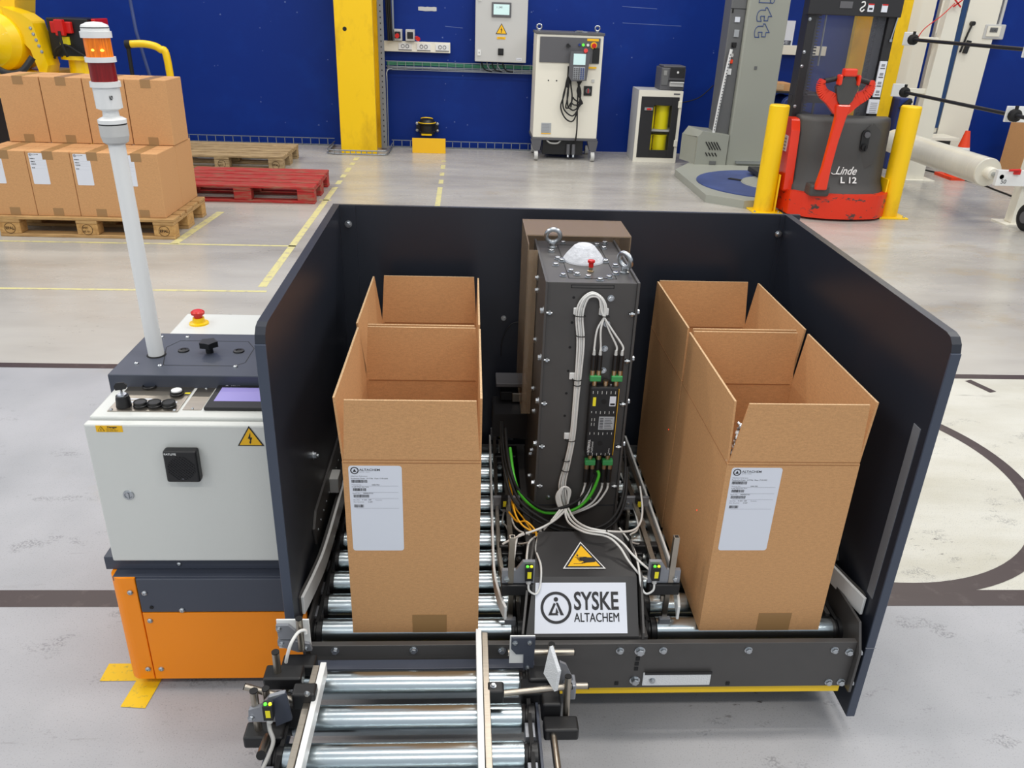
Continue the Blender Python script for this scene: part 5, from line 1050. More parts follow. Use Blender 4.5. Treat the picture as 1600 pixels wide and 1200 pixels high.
# sensor posts between lanes and tower
def sensor(parent, c, dead=False):
    x, y, z = c; g = G(); g.box(x-0.009, x+0.009, y-0.010, y+0.006, z-0.022, z+0.014, 'black'); g.cyl((x, y-0.002, z-0.022), (x, y-0.002, z-0.034), 0.0055, 'cab_grey', 10)
    g.box(x-0.004, x+0.005, y-0.0106, y-0.010, z-0.014, z+0.004, 'bright_yellow')
    if not dead: g.lathe((x-0.004, y-0.004, z+0.014), (0,0,1), [(0, 0.0035), (0.003, 0.003), (0.004, 0)], 'led_green', 8); g.lathe((x+0.005, y-0.004, z+0.014), (0,0,1), [(0, 0.0035), (0.003, 0.003), (0.004, 0)], 'led_yellow', 8)
    return g.build('photo_sensor', parent)
def post(s_, lab):     # s_: -1 left of the tower, +1 right; mirrored about x = 0.29
    X = lambda x: 0.29+s_*x
    def bx(g, a, b, *r): g.box(min(X(a), X(b)), max(X(a), X(b)), *r)
    t = thing('sensor_bracket', lab, 'sensor bracket', (X(0.17), 1.55, 0.28))
    g = G(); g.prism([(X(0.207), 1.476, 0.392), (X(0.207), 1.476, 0.428), (X(0.175), 1.476, 0.428), (X(0.160), 1.476, 0.452), (X(0.132), 1.476, 0.452), (X(0.132), 1.476, 0.392)], (0, 0.010, 0), 'alu'); pl = g.build('sensor_plate', t, 0.001)
    bolt(pl, (X(0.195), 1.476, 0.405), (0,-1,0), 0.006)
    sensor(pl, (X(0.146), 1.470, 0.432))
    g = G(); bx(g, 0.208, 0.136, 1.468, 1.500, 0.362, 0.391, 'black'); g.build('clamp_block', t, 0.002)
    g = G(); bx(g, 0.193, 0.180, 1.474, 1.487, 0.392, 0.520, 'ss'); bx(g, 0.1905, 0.1825, 1.4755, 1.4845, 0.5195, 0.5205, 'rubber'); g.build('square_post', t, 0.001)
    g = G(); bx(g, 0.190, 0.178, 1.476, 1.488, 0.225, 0.362, 'ss'); bx(g, 0.197, 0.171, 1.468, 1.480, 0.262, 0.290, 'alu'); g.build('lower_post', t, 0.001)
    g = G(); bx(g, 0.172, 0.166, 1.466, 1.475, 0.345, 0.361, 'ss'); g.build('stop_screw', t)
    # square tube running back and its clamps
    g = G(); bx(g, 0.182, 0.170, 1.50, 2.25, 0.348, 0.360, 'ss'); g.build('square_tube', t)
    for y in (1.672, 1.90, 2.12):
        g = G(); bx(g, 0.205, 0.140, y, y+0.022, 0.325, 0.350, 'black'); bx(g, 0.20, 0.178, y-0.012, y+0.03, 0.30, 0.335, 'black'); bx(g, 0.165, 0.145, y-0.012, y+0.03, 0.30, 0.335, 'black'); c = g.build('cross_clamp', t, 0.003)
        for q in (0.190, 0.155): bolt(c, (X(q), y-0.012, 0.32), (0,-1,0), 0.006)
    for y, far in ((1.86, False), (2.25, True)):
        g = G(); bx(g, 0.216, 0.143, y, y+0.010, 0.333, 0.374, 'alu'); pl = g.build('sensor_plate', t, 0.001)
        bolt(pl, (X(0.157), y, 0.352), (0,-1,0), 0.005); sensor(pl, (X(0.186), y-0.004, 0.366), True)
    g = G(); bx(g, 0.165, 0.155, 1.85, 1.862, 0.20, 0.335, 'ss'); g.build('square_post', t, 0.001)
    g = G(); g.spl([(X(0.146), 1.468, 0.398), (X(0.144), 1.462, 0.382), (X(0.128), 1.462, 0.372), (X(0.118), 1.475, 0.385), (X(0.115), 1.51, 0.415), (X(0.12), 1.60, 0.40), (X(0.10), 1.68, 0.40)], 0.0025, 'white_cable', 8); g.build('cable', t)
    g = G(); g.spl([(X(0.186), 1.854, 0.335), (X(0.190), 1.845, 0.30), (X(0.182), 1.80, 0.32), (X(0.165), 1.70, 0.34), (X(0.13), 1.66, 0.37)], 0.0025, 'white_cable', 8); g.build('cable', t)
    g = G(); g.spl([(X(0.186), 2.244, 0.335), (X(0.188), 2.18, 0.31), (X(0.168), 2.06, 0.34), (X(0.174), 1.95, 0.34), (X(0.165), 1.75, 0.36), (X(0.13), 1.68, 0.38)], 0.0025, 'white_cable', 8); g.build('cable', t)
    if s_ < 0:
        for k in range(2): g = G(); g.spl([(X(0.18), 2.12, 0.345), (X(0.168-0.004*k), 1.95, 0.35), (X(0.165-0.006*k), 1.84, 0.36), (X(0.150-0.01*k), 1.74, 0.375+0.01*k), (X(0.12), 1.68, 0.385)], 0.0022, 'yellow_cable', 8); g.build('yellow_cable', t)
    return t
post(-1, 'sensor bracket with stainless post and grey plates left of the black tower')
post(1, 'sensor bracket with stainless post and grey plates right of the black tower')

# hood with nameplate
t = thing('front_hood', 'black sloping hood with nameplate and crush warning in front of the tower', 'hood', (0.267, 1.5, 0.29))
A = [(0.138, 1.404, 0.285), (0.397, 1.404, 0.285)]
g = G(); sec = [(1.404, 0.283, 0.138, 0.398), (1.404, 0.297, 0.138, 0.398), (1.494, 0.396, 0.158, 0.400), (1.640, 0.418, 0.178, 0.386), (1.70, 0.300, 0.178, 0.386)]
vs = []
for y, z, x0, x1 in sec: vs += [(x0, y, z), (x1, y, z)]
for y, z, x0, x1 in sec: vs += [(x0, min(y+0.0, 1.70), 0.283), (x1, y, 0.283)]
fs = [(2*i, 2*i+1, 2*i+3, 2*i+2) for i in range(4)]
for i in range(4): fs.append((10+2*i, 2*i, 2*i+2, 12+2*i)); fs.append((2*i+1, 11+2*i, 13+2*i, 2*i+3))
g.add(vs, fs, 'hood'); hd = g.build('hood_shell', t, 0.006, 3)
g = G(); g.prism([(0.405, 1.40, 0.28), (0.405, 1.40, 0.31), (0.407, 1.49, 0.405), (0.403, 1.62, 0.41), (0.403, 1.66, 0.28)], (0.005, 0, 0), 'black_steel'); g.build('side_cheek', t)
g = G(); g.prism([(0.128, 1.40, 0.28), (0.128, 1.40, 0.31), (0.143, 1.49, 0.40), (0.165, 1.62, 0.41), (0.165, 1.66, 0.28)], (0.005, 0, 0), 'black_steel'); g.build('side_cheek', t)
fo = V((0.267, 1.404, 0.297)); fu = (V((0.279, 1.494, 0.396))-fo); FL = fu.length; fu = V((0, 0.090, 0.099)).normalized(); fr = V((1, 0, 0)); fn = fr.cross(fu)
def HF(x, v, o=0.0): return V((0.262+x, 1.404, 0.297)) + fu*v + fn*o
g = G(); g.prism([HF(-0.104, 0.007, 0.0005), HF(0.110, 0.007, 0.0005), HF(0.111, 0.120, 0.0005), HF(-0.100, 0.120, 0.0005)], fn*0.0012, 'paper'); st = g.build('nameplate', t)
g = G(); o_ = 0.0025; c = HF(-0.0535, 0.0640, o_); lo = 0.030
g2 = 64; vs = []
for i in range(g2):
    a = 2*PI*i/g2; d = fr*math.cos(a)+fu*math.sin(a); vs += [c+d*0.0295, c+d*0.0358]
g.add(vs, [(2*i, 2*i+1, (2*i+3) % (2*g2), (2*i+2) % (2*g2)) for i in range(g2)], 'ink')
L2 = lambda x, y: c + fr*x*lo + fu*y*lo
g.quad([L2(0.17*math.cos(a*PI/10), 0.62+0.17*math.sin(a*PI/10)) for a in range(20)], 'ink')
g.quad([L2(-0.14, 0.36), L2(0.0, 0.36), L2(-0.36, -0.40), L2(0.06, -0.40), L2(0.02, -0.52), L2(-0.62, -0.52)], 'ink') if False else None
g.quad([L2(-0.16, 0.38), L2(-0.62, -0.56), L2(-0.42, -0.56), L2(-0.02, 0.26)], 'ink'); g.quad([L2(-0.56, -0.56), L2(0.16, -0.56), L2(0.10, -0.40), L2(-0.40, -0.40)], 'ink')
g.quad([L2(-0.02, 0.38), L2(0.14, 0.38), L2(0.60, -0.56), L2(0.34, -0.56)], 'ink'); g.quad([L2(0.02, 0.02), L2(0.20, -0.40), L2(-0.05, -0.40)], 'ink')
g.text('SYSKE', 0.0560, HF(-0.0125, 0.0600, o_), fr, fu, 'ink', 0.70, 0.0012); g.text('ALTACHEM', 0.0285, HF(-0.0125, 0.0325, o_), fr, fu, 'ink', 0.72, 0.0); g.text('ALTACHEM', 0.0285, HF(-0.0120, 0.0325, o_), fr, fu, 'ink', 0.72, 0.0); g.build('lettering', st)
hu = V((0, 0.146, 0.022)).normalized()
warn(t, V((0.279, 1.545, 0.4045)) + V((0, 0, 0.0015)), (1,0,0), hu, 0.080, 'hand', 'ink', 'white', 'crush_warning')

# ================================================================ SENSOR TOWER
t = thing('sensor_tower', 'black bolted steel tower with white cables, connector block and eye bolts', 'tower', (0.29, 1.97, 0.2))
TX0, TX1, TY0, TY1, TZ = 0.178, 0.401, 1.79, 2.16, 1.018
g = G(); g.box(TX0+0.007, TX1-0.007, TY0+0.005, TY1, 0.166, TZ-0.012, 'black_steel'); core = g.build('front_plate', t, 0.0008)
for x0, nm in ((TX0, 'side_plate'), (TX1-0.006, 'side_plate')): g = G(); g.box(x0, x0+0.006, TY0-0.006, TY1, 0.166, TZ, 'black_steel'); g.build(nm, t, 0.0008)
g = G(); g.box(TX0+0.006, TX1-0.006, TY0, TY0+0.005, 0.166, TZ-0.003, 'black_steel'); g.build('front_cover_plate', t, 0.0008)
g = G(); g.box(TX0+0.006, TX1-0.006, TY0+0.005, TY1, TZ-0.012, TZ-0.006, 'black_steel'); tpl = g.build('top_plate', t)
g = G()
for a, b in (((0.238, 1.83), (0.238, 2.12)), ((0.352, 1.83), (0.352, 2.12)), ((0.238, 1.83), (0.352, 1.83)), ((0.238, 2.12), (0.352, 2.12))):
    g.box(min(a[0], b[0])-0.001, max(a[0], b[0])+0.001, min(a[1], b[1])-0.001, max(a[1], b[1])+0.001, TZ-0.0062, TZ-0.0055, 'rubber')
g.build('plate_seam', tpl)
ZT = TZ-0.006
for x, y in ((0.215, 1.93), (0.215, 2.05), (0.225, 2.12), (0.255, 2.135), (0.225, 1.845), (0.26, 1.855), (0.285, 1.838), (0.335, 1.835), (0.355, 1.865), (0.345, 2.12), (0.36, 2.09), (0.225, 1.985), (0.248, 1.88), (0.365, 1.93), (0.31, 1.815), (0.37, 2.14)): bolt(tpl, (x, y, ZT), (0,0,1), 0.0068)
for x in (0.235, 0.345): bolt(tpl, (x, 1.965, ZT), (0,0,1), 0.0075, 'bolt', 'hex', 0.010)
g = G(); g.lathe((0.292, 1.985, ZT), (0,0,1), [(0, 0.053), (0.004, 0.052), (0.016, 0.044), (0.036, 0.027), (0.041, 0.019), (0.042, 0)], 'foam', 40); g.build('speckled_dome', t)
g = G(); g.lathe((0.297, 1.885, ZT), (0,0,1), [(0, 0.008), (0.003, 0.008), (0.004, 0.005), (0.014, 0.005)], 'brass', 14); g.lathe((0.297, 1.885, ZT+0.012), (0,0,1), [(0, 0.006), (0.010, 0.006), (0.012, 0.009), (0.017, 0.009), (0.018, 0)], 'red', 18); g.build('red_button', t)
for x, y, a_ in ((0.222, 2.09, 0.0), (0.378, 1.878, 0.9)):
    g = G(); g.lathe((x, y, ZT), (0,0,1), [(0, 0.012), (0.004, 0.012), (0.006, 0.008), (0.014, 0.008)], 'steel', 20); g.torus((x, y, ZT+0.033), (math.sin(a_), math.cos(a_), 0.25), 0.0185, 0.0062, 'steel', 32, 12); g.build('eye_bolt', t)
g = G()
for x0, x1, z0, z1 in ((0.239, 0.341, 1.0085, 1.0098), (0.239, 0.341, 1.0014, 1.0024), (0.239, 0.2405, 1.0014, 1.0098), (0.3395, 0.341, 1.0014, 1.0098)): g.box(x0, x1, TY0-0.0006, TY0, z0, z1, 'rubber')
g.build('slot_outline', t)
for z in (0.940, 0.818, 0.700, 0.577, 0.458):
    bolt(t, (TX0, TY0+0.012, z), (-1,0,0), 0.0075); bolt(t, (TX0+0.006, TY0-0.004, z), (1,-0.1,0), 0.0058, 'clamp_screw', 'stud')
    bolt(t, (TX1, TY0+0.012, z), (1,0,0), 0.0070); bolt(t, (TX1-0.006, TY0-0.004, z), (-1,-0.1,0), 0.0058, 'clamp_screw', 'stud')
for z, y in ((0.96, 1.99), (0.93, 1.98), (0.80, 1.96), (0.66, 1.955), (0.62, 1.9), (0.50, 1.9), (0.47, 1.93), (0.40, 1.93)): bolt(t, (TX0, y, z), (-1,0,0), 0.0065)
for x, z in ((0.3350, 0.9780), (0.3310, 0.9130), (0.3310, 0.8490), (0.3320, 0.7910)): bolt(t, (x, TY0, z), (0,-1,0), 0.0065)
g = G()
for x, z in ((0.2470, 0.9780), (0.2470, 0.9150), (0.2460, 0.8510), (0.2460, 0.7880), (0.2450, 0.7270), (0.2450, 0.6640), (0.2160, 0.4210), (0.3280, 0.4140)): g.cyl((x, TY0+0.0005, z), (x, TY0-0.0006, z), 0.0034, 'rubber', 10)
g.build('hole', t)
g = G(); g.box(TX0+0.006, TX1-0.006, TY0-0.0008, TY0, 0.395, 0.397, 'alu'); g.build('lower_joint', t).data.materials[0] = M['dark_panel']
for x, z in ((0.2160, 0.4210), (0.3280, 0.4140), (0.3090, 0.3830)): bolt(t, (x, TY0, z), (0,-1,0), 0.0045)
# bronze polycarbonate shroud at the back
g = G(); g.box(0.150, 0.153, 2.0, 2.26, 0.56, 1.046, 'bronze'); g.box(0.150, 0.432, 2.09, 2.26, 1.044, 1.047, 'bronze'); g.box(0.150, 0.432, 2.257, 2.26, 0.56, 1.046, 'bronze'); g.box(0.429, 0.432, 2.09, 2.26, 0.9, 1.046, 'bronze'); g.box(0.150, 0.176, 2.0, 2.003, 0.56, 1.03, 'bronze'); g.build('bronze_shroud', t)
# side arms at the rear
g = G(); g.box(0.085, 0.178, 2.18, 2.26, 0.555, 0.567, 'alu'); g.box(0.10, 0.178, 2.2, 2.24, 0.50, 0.53, 'black'); g.box(0.135, 0.178, 2.19, 2.2, 0.50, 0.53, 'ss'); g.build('rear_arm', t, 0.002).data.materials[0] = M['mid_grey']
g = G(); g.prism([(0.075, 2.12, 0.495), (0.178, 2.12, 0.495), (0.178, 2.12, 0.41), (0.075, 2.12, 0.42)], (0, 0.12, 0), 'mast_black'); g.build('motor_cover', t, 0.006)
g = G(); g.box(0.401, 0.468, 2.10, 2.2, 0.56, 0.572, 'mid_grey'); g.box(0.401, 0.475, 2.12, 2.22, 0.47, 0.555, 'mid_grey'); g.build('rear_arm', t, 0.004)
# connector block
g = G(); g.box(0.3005, 0.3715, 1.763, TY0, 0.562, 0.757, 'black'); hb = g.build('connector_block', t, 0.004)
HX, HZ, HY = 0.3005, 0.562, 1.7625; g = G()
for cx_, cz_ in ((0.336, 0.718), (0.336, 0.600)): g.cyl((cx_, HY+0.0003, cz_), (cx_, HY-0.0004, cz_), 0.0065, 'rubber', 16)
g.box(0.3705, 0.3715, HY-0.0003, HY+0.004, 0.566, 0.752, 'label_yellow')
g.box(0.3085, 0.316, HY-0.0004, HY, 0.706, 0.730, 'bright_yellow'); g.box(0.350, 0.3655, HY-0.0004, HY, 0.706, 0.733, 'paper')
g.box(0.352, 0.3635, HY-0.0007, HY, 0.709, 0.714, 'ink')
g.box(0.3275, 0.366, HY-0.0004, HY, 0.640, 0.677, 'silver_label')
for i in range(7): g.box(0.330, 0.339, HY-0.0007, HY, 0.644+i*0.0045, 0.646+i*0.0045, 'ink'); g.box(0.342, 0.362-0.002*(i % 3), HY-0.0007, HY, 0.644+i*0.0045, 0.6452+i*0.0045, 'ink')
rr = random.Random(5)
for z in (0.743, 0.688, 0.628, 0.568):
    for i in range(6): x = 0.307+i*0.0110; g.box(x, x+0.0011, HY-0.0006, HY, z-rr.uniform(0.001, 0.004), z+0.004, 'white')
for z in (0.655, 0.668): 
    for x in (0.309, 0.316): g.box(x, x+0.001, HY-0.0006, HY, z-0.004, z+0.004, 'white')
g.text('INTERROLL', 0.0085, (0.3105, HY-0.0006, 0.574), (0,0,1), (-1,0,0), 'white', 0.85, 0.0002); g.text('MultiControl', 0.0070, (0.3185, HY-0.0006, 0.574), (0,0,1), (-1,0,0), 'white', 0.85); g.text('Profinet', 0.0050, (0.361, HY-0.0006, 0.572), (0,0,1), (-1,0,0), 'white', 0.9)
g.build('print', hb)
def plug(x, zt, up):   # paired M12 plugs on a green splitter
    s_ = 1 if up else -1; z = zt
    g = G(); g.cyl((x, 1.776, z), (x, 1.776, z+s_*0.014), 0.0065, 'brass', 14); g.build('plug_nut', t)
    g = G(); g.cbox((x, 1.774, z+s_*0.0215), (0.027, 0.018, 0.015), 'green'); g.build('green_splitter', t, 0.002)
    for dx in (-0.0075, 0.0075):
        g = G(); g.cyl((x+dx, 1.774, z+s_*0.029), (x+dx, 1.774, z+s_*0.042), 0.0062, 'brass', 12); g.cyl((x+dx, 1.774, z+s_*0.042), (x+dx, 1.774, z+s_*0.082), 0.0064, 'black', 12); g.cyl((x+dx, 1.774, z+s_*0.082), (x+dx, 1.774, z+s_*0.094), 0.0042, 'cab_grey', 10, 0.003); g.build('plug', t)
plug(0.311, 0.757, True); plug(0.364, 0.757, True); plug(0.316, 0.562, False); plug(0.361, 0.562, False)
g = G(); g.cyl((0.3385, 1.776, 0.757), (0.3385, 1.776, 0.770), 0.007, 'brass', 14); g.build('plug_nut', t)
g = G(); g.cyl((0.352, 1.776, 0.757), (0.352, 1.776, 0.762), 0.004, 'steel', 12); g.build('blank_cap', t)
g = G(); g.cyl((0.338, 1.776, 0.562), (0.338, 1.776, 0.548), 0.007, 'brass', 14); g.cyl((0.338, 1.776, 0.548), (0.338, 1.776, 0.515), 0.006, 'black', 12); g.build('plug_nut', t)
def cable(pts, r=0.0028, m='white_cable', nm='cable', par=None): g = G(); g.spl(pts, r, m, 8, 6); return g.build(nm, par or t)
# the four white cables: up from the coil, over the arch, down to the plugs
for i, (dx, px_) in enumerate(((-0.0075, 0.3035), (-0.0025, 0.3185), (0.0025, 0.3565), (0.0075, 0.3715))):
    yb = 1.781-0.003*(i % 2)
    cable([(0.262+dx*0.8, yb, 0.40), (0.252+dx, yb-0.003*i, 0.440), (0.250+dx, yb, 0.475), (0.259+dx*0.8, yb, 0.535), (0.267+dx*0.7, yb, 0.610), (0.269+dx*0.7, yb, 0.72), (0.270+dx, yb, 0.86), (0.262+dx, yb, 0.935), (0.270+dx, yb, 0.975+0.2*dx), (0.290+dx*0.3, yb, 0.990-dx*0.6), (0.311-dx*0.6, yb, 0.978), (0.320-dx*0.7, yb, 0.945), (0.318 + (px_-0.325)*0.5, yb-0.004, 0.905), (px_, 1.776, 0.862), (px_, 1.774, 0.848)], 0.0024)
# zip ties and white clips
for x, z, w_ in ((0.262, 0.937, 0.014), (0.321, 0.937, 0.012), (0.267, 0.770, 0.011), (0.262, 0.600, 0.012), (0.256, 0.510, 0.010), (0.268, 0.885, 0.010), (0.268, 0.755, 0.009), (0.255, 0.54, 0.009)):
    g = G(); g.torus((x, 1.779, z), (0.05, 0.15, 1), w_, 0.0013, 'rubber', 20, 6); g.build('cable_tie', t)
for x, z in ((0.258, 0.945), (0.319, 0.945), (0.259, 0.776), (0.256, 0.608)):
    g = G(); g.box(x-0.010, x+0.013, 1.784, TY0, z-0.009, z+0.009, 'white'); g.build('tie_mount', t, 0.002)
# coil and lower plug cables
for i, x in enumerate((0.3085, 0.3235, 0.3535, 0.3685)):
    cable([(x, 1.774, 0.470), (x-0.004, 1.771, 0.452), (x-0.012-0.006*i, 1.768, 0.425-0.004*i), (0.292-0.002*i, 1.763, 0.398-0.003*i), (0.265, 1.760, 0.394-0.003*i), (0.250-0.003*i, 1.760, 0.412), (0.243-0.003*i, 1.762, 0.445), (0.252, 1.766, 0.468), (0.264+0.002*i, 1.768, 0.455), (0.266, 1.766, 0.42), (0.262, 1.76, 0.395)])
cable([(0.3370, 1.7720, 0.5150), (0.3410, 1.7680, 0.4980), (0.3220, 1.7620, 0.4430), (0.2870, 1.7580, 0.4060), (0.2290, 1.7560, 0.3930), (0.1860, 1.7500, 0.4070), (0.1410, 1.7400, 0.4570), (0.1210, 1.7600, 0.5020), (0.1140, 1.8500, 0.5350)], 0.0042, 'green_cable', 'green_cable')
cable([(0.3290, 1.7720, 0.5050), (0.3100, 1.7650, 0.4510), (0.2750, 1.7580, 0.4200), (0.2230, 1.7520, 0.4070), (0.1810, 1.7480, 0.4220), (0.1320, 1.7420, 0.4750), (0.1120, 1.7600, 0.5210), (0.1060, 1.8600, 0.5290), (0.1070, 1.9800, 0.5220)], 0.0042, 'rubber', 'black_cable')
cable([(0.1010, 2.0500, 0.5050), (0.0990, 1.9000, 0.5060), (0.1070, 1.7600, 0.5110), (0.1320, 1.7200, 0.4600), (0.1810, 1.7000, 0.4230), (0.2470, 1.6900, 0.3950), (0.3220, 1.6900, 0.3910), (0.3710, 1.7000, 0.4120), (0.4000, 1.7300, 0.4540), (0.4160, 1.8000, 0.5080), (0.4260, 1.9000, 0.5280)], 0.0036, 'rubber', 'black_cable')
cable([(0.0960, 2.0500, 0.5050), (0.0950, 1.9000, 0.4960), (0.1000, 1.7600, 0.5020), (0.1220, 1.7200, 0.4520), (0.1750, 1.7000, 0.4120), (0.2480, 1.6900, 0.3830), (0.3270, 1.6900, 0.3810), (0.3800, 1.7000, 0.4040), (0.4080, 1.7300, 0.4540), (0.4210, 1.8000, 0.5080)], 0.0036, 'rubber', 'black_cable')
cable([(0.2620, 1.7550, 0.4070), (0.2250, 1.6800, 0.4260), (0.1820, 1.6200, 0.4430), (0.1350, 1.6100, 0.4290), (0.1050, 1.6200, 0.4050), (0.0900, 1.6200, 0.3950)])
cable([(0.2530, 1.7550, 0.4070), (0.2180, 1.7000, 0.4060), (0.1790, 1.6600, 0.4090), (0.1330, 1.6400, 0.4080), (0.1230, 1.6200, 0.3990), (0.1160, 1.5700, 0.3950), (0.1100, 1.5400, 0.3900)])
cable([(0.2460, 1.7550, 0.4070), (0.2120, 1.7000, 0.4000), (0.1840, 1.6600, 0.3970), (0.1580, 1.6300, 0.3960), (0.1480, 1.5800, 0.4020), (0.1400, 1.5000, 0.4210)])
cable([(0.2670, 1.7550, 0.4080), (0.2740, 1.6800, 0.4260), (0.2950, 1.6100, 0.4520), (0.3440, 1.6000, 0.4480), (0.4070, 1.6300, 0.4270), (0.4410, 1.6800, 0.4140), (0.4640, 1.7600, 0.4050), (0.4710, 1.8400, 0.4230)])
cable([(0.2600, 1.7550, 0.4070), (0.2660, 1.6800, 0.4220), (0.2910, 1.6100, 0.4450), (0.3430, 1.5900, 0.4480), (0.3750, 1.5700, 0.4360), (0.3950, 1.5400, 0.4250), (0.4160, 1.5100, 0.4180), (0.4240, 1.4800, 0.4270)])
cable([(0.2570, 1.7550, 0.4070), (0.2580, 1.6800, 0.4180), (0.2870, 1.6100, 0.4390), (0.3400, 1.5900, 0.4400), (0.3670, 1.5600, 0.4320), (0.3850, 1.5300, 0.4140), (0.4090, 1.5000, 0.3960), (0.4230, 1.4800, 0.3990)])
cable([(0.1170, 1.7400, 0.4470), (0.1240, 1.6800, 0.4390), (0.1420, 1.6500, 0.4270), (0.1740, 1.6400, 0.4130), (0.1840, 1.6300, 0.4110)], 0.0024, 'yellow_cable', 'yellow_cable')
cable([(0.1090, 1.7200, 0.4210), (0.1280, 1.6800, 0.4200), (0.1490, 1.6600, 0.4340), (0.1700, 1.6400, 0.4230), (0.1730, 1.6300, 0.4110)], 0.0024, 'yellow_cable', 'yellow_cable')
for p in [(0.1920, 1.6600, 0.4070), (0.3410, 1.6000, 0.4420), (0.1430, 1.6100, 0.4330), (0.3300, 1.6900, 0.3870), (0.2730, 1.7000, 0.3880)]: g = G(); g.torus(p, (1, 0.1, 0.1), 0.010, 0.0014, 'rubber', 18, 6); g.build('cable_tie', t)

cable([(0.1590, 2.3300, 0.7080), (0.1350, 2.3300, 0.7010), (0.1160, 2.3300, 0.6750), (0.1050, 2.3300, 0.6380), (0.1040, 2.3300, 0.5930)], 0.0016, 'rubber', 'thin_black_cable')
# ================================================================ OPEN CARTONS
def open_box(x0, x1, y0, y1, z0, zc, lab, flap=0.143, la=0.03, lb=0.03, label=True, fl_in=0.0, stiff=None, tl=0.012):
    t = thing('cardboard_box', lab, 'box', ((x0+x1)/2, (y0+y1)/2, z0), 'open cardboard boxes on the conveyor')
    th = 0.0045
    g = G(); g.box(x0, x1, y0, y0+th, z0, zc, 'card'); fw = g.build('front_wall', t)
    g = G(); g.box(x0, x0+th, y0+th, y1-th, z0, zc, 'card'); g.build('side_wall', t)
    g = G(); g.box(x1-th, x1, y0+th, y1-th, z0, zc, 'card'); g.build('side_wall', t)
    g = G(); g.box(x0, x1, y1-th, y1, z0, zc, 'card'); g.build('back_wall', t)
    g = G(); g.box(x0+th, x1-th, y0+th, y1-th, z0, z0+th, 'card'); g.build('bottom', t)
    zf = zc+flap
    def flapf(ax, name):   # ax: 4 base corners then 4 top corners
        g = G(); g.hexa(ax, 'card'); k = len(g.f)-5  # top face uses raw edge
        g.m[1] = g.mi('card_edge'); o = g.build(name, t); return o
    ta = 0.012
    # front and back flaps (across x), tapered a little
    dyf, dyb = stiff or (-0.004, 0.006)
    flapf([(x0+0.003, y0, zc), (x1-0.003, y0, zc), (x1-0.003, y0+th, zc), (x0+0.003, y0+th, zc), (x0+tl, y0+dyf, zf), (x1-ta, y0+dyf, zf), (x1-ta, y0+th+dyf, zf), (x0+tl, y0+th+dyf, zf)], 'front_flap')
    flapf([(x0+0.003, y1-th, zc), (x1-0.003, y1-th, zc), (x1-0.003, y1, zc), (x0+0.003, y1, zc), (x0+ta, y1-th+dyb, zf-0.003), (x1-ta, y1-th+dyb, zf-0.003), (x1-ta, y1+dyb, zf-0.003), (x0+ta, y1+dyb, zf-0.003)], 'back_flap')
    flapf([(x0, y0+0.002, zc), (x0+th, y0+0.002, zc), (x0+th, y1-0.002, zc), (x0, y1-0.002, zc), (x0-la, y0+0.008, zf), (x0+th-la, y0+0.008, zf), (x0+th-la, y1-0.010, zf), (x0-la, y1-0.010, zf)], 'side_flap')
    flapf([(x1-th, y0+0.002, zc), (x1, y0+0.002, zc), (x1, y1-0.002, zc), (x1-th, y1-0.002, zc), (x1-th+lb, y0+0.008, zf), (x1+lb, y0+0.008, zf), (x1+lb, y1-0.010, zf), (x1-th+lb, y1-0.010, zf)], 'side_flap')
    g = G(); g.box(x0+0.002, x1-0.002, y0-0.0006, y0, zc-0.004, zc-0.0025, 'card_crease'); g.box(x0+0.002, x1-0.002, y0-0.0006, y0, zc+0.003, zc+0.0045, 'card_crease'); g.box(x0-0.0006, x0, y0, y1, zc-0.003, zc-0.0015, 'card_crease'); g.box(x0+0.01, x1-0.01, y1-th-0.0006, y1-th, zc-0.0015, zc+0.0015, 'card_crease'); g.build('crease', t)
    g = G(); cx = (x0+x1)/2+0.032; g.box(cx-0.039, cx+0.039, y0-0.0008, y0, z0, z0+0.052, 'tape'); g.build('sealing_tape', t)
    if label: print_label(t, x0+0.012, y0, zc-0.010, 0.110, 0.215)
    return t
ZB, ZC = 0.2775, 0.735
open_box(-0.257, 0.030, 1.443, 1.843, ZB, ZC, 'open cardboard box with white label at the front of the left lane', la=0.012, lb=0.000)
open_box(-0.257, 0.027, 1.853, 2.243, ZB, ZC, 'open cardboard box at the back of the left lane, behind the labelled one', la=0.018, lb=0.002, label=False, stiff=(0.0, 0.01))
open_box(0.550, 0.838, 1.443, 1.843, ZB, ZC, 'open cardboard box with white label at the front of the right lane', la=0.004, lb=0.012, tl=0.024)
open_box(0.550, 0.838, 1.855, 2.243, ZB, ZC, 'open cardboard box at the back of the right lane, behind the labelled one', la=0.0, lb=0.016, label=False, stiff=(0.0, 0.01))
# silvery valves packed in the right front box, seen at its slot
rr = random.Random(2)
for i in range(9):
    x = 0.5585+0.004*(i % 2)+0.0011*i; y = 1.452+0.003*(i % 2); z = 0.738+0.0105*i
    g = G(); g.lathe((x, y, z), (rr.uniform(-1, 1), rr.uniform(-0.4, 0.4), rr.uniform(-0.3, 0.6)), [(-0.008, 0.004), (-0.004, 0.0065), (0.0, 0.0065), (0.002, 0.0035), (0.008, 0.0035)], 'steel' if i % 3 else 'white', 12)
    tag(g.build('spray_valve'), 'small silvery valve showing through the corner slot of the right front box', 'valve', 'valves in the right front box')
for p in ((0.5495, 1.913, 0.560), (0.5495, 1.585, 0.520)):
    g = G(); g.lathe(p, (-1,0,0), [(0, 0.0016), (0.0002, 0.0016)], 'led_red', 12); tag(g.build('laser_dot'), 'red laser dot on the left side of the '+('back' if p[1] > 1.8 else 'front')+' right-lane box', 'light spot')

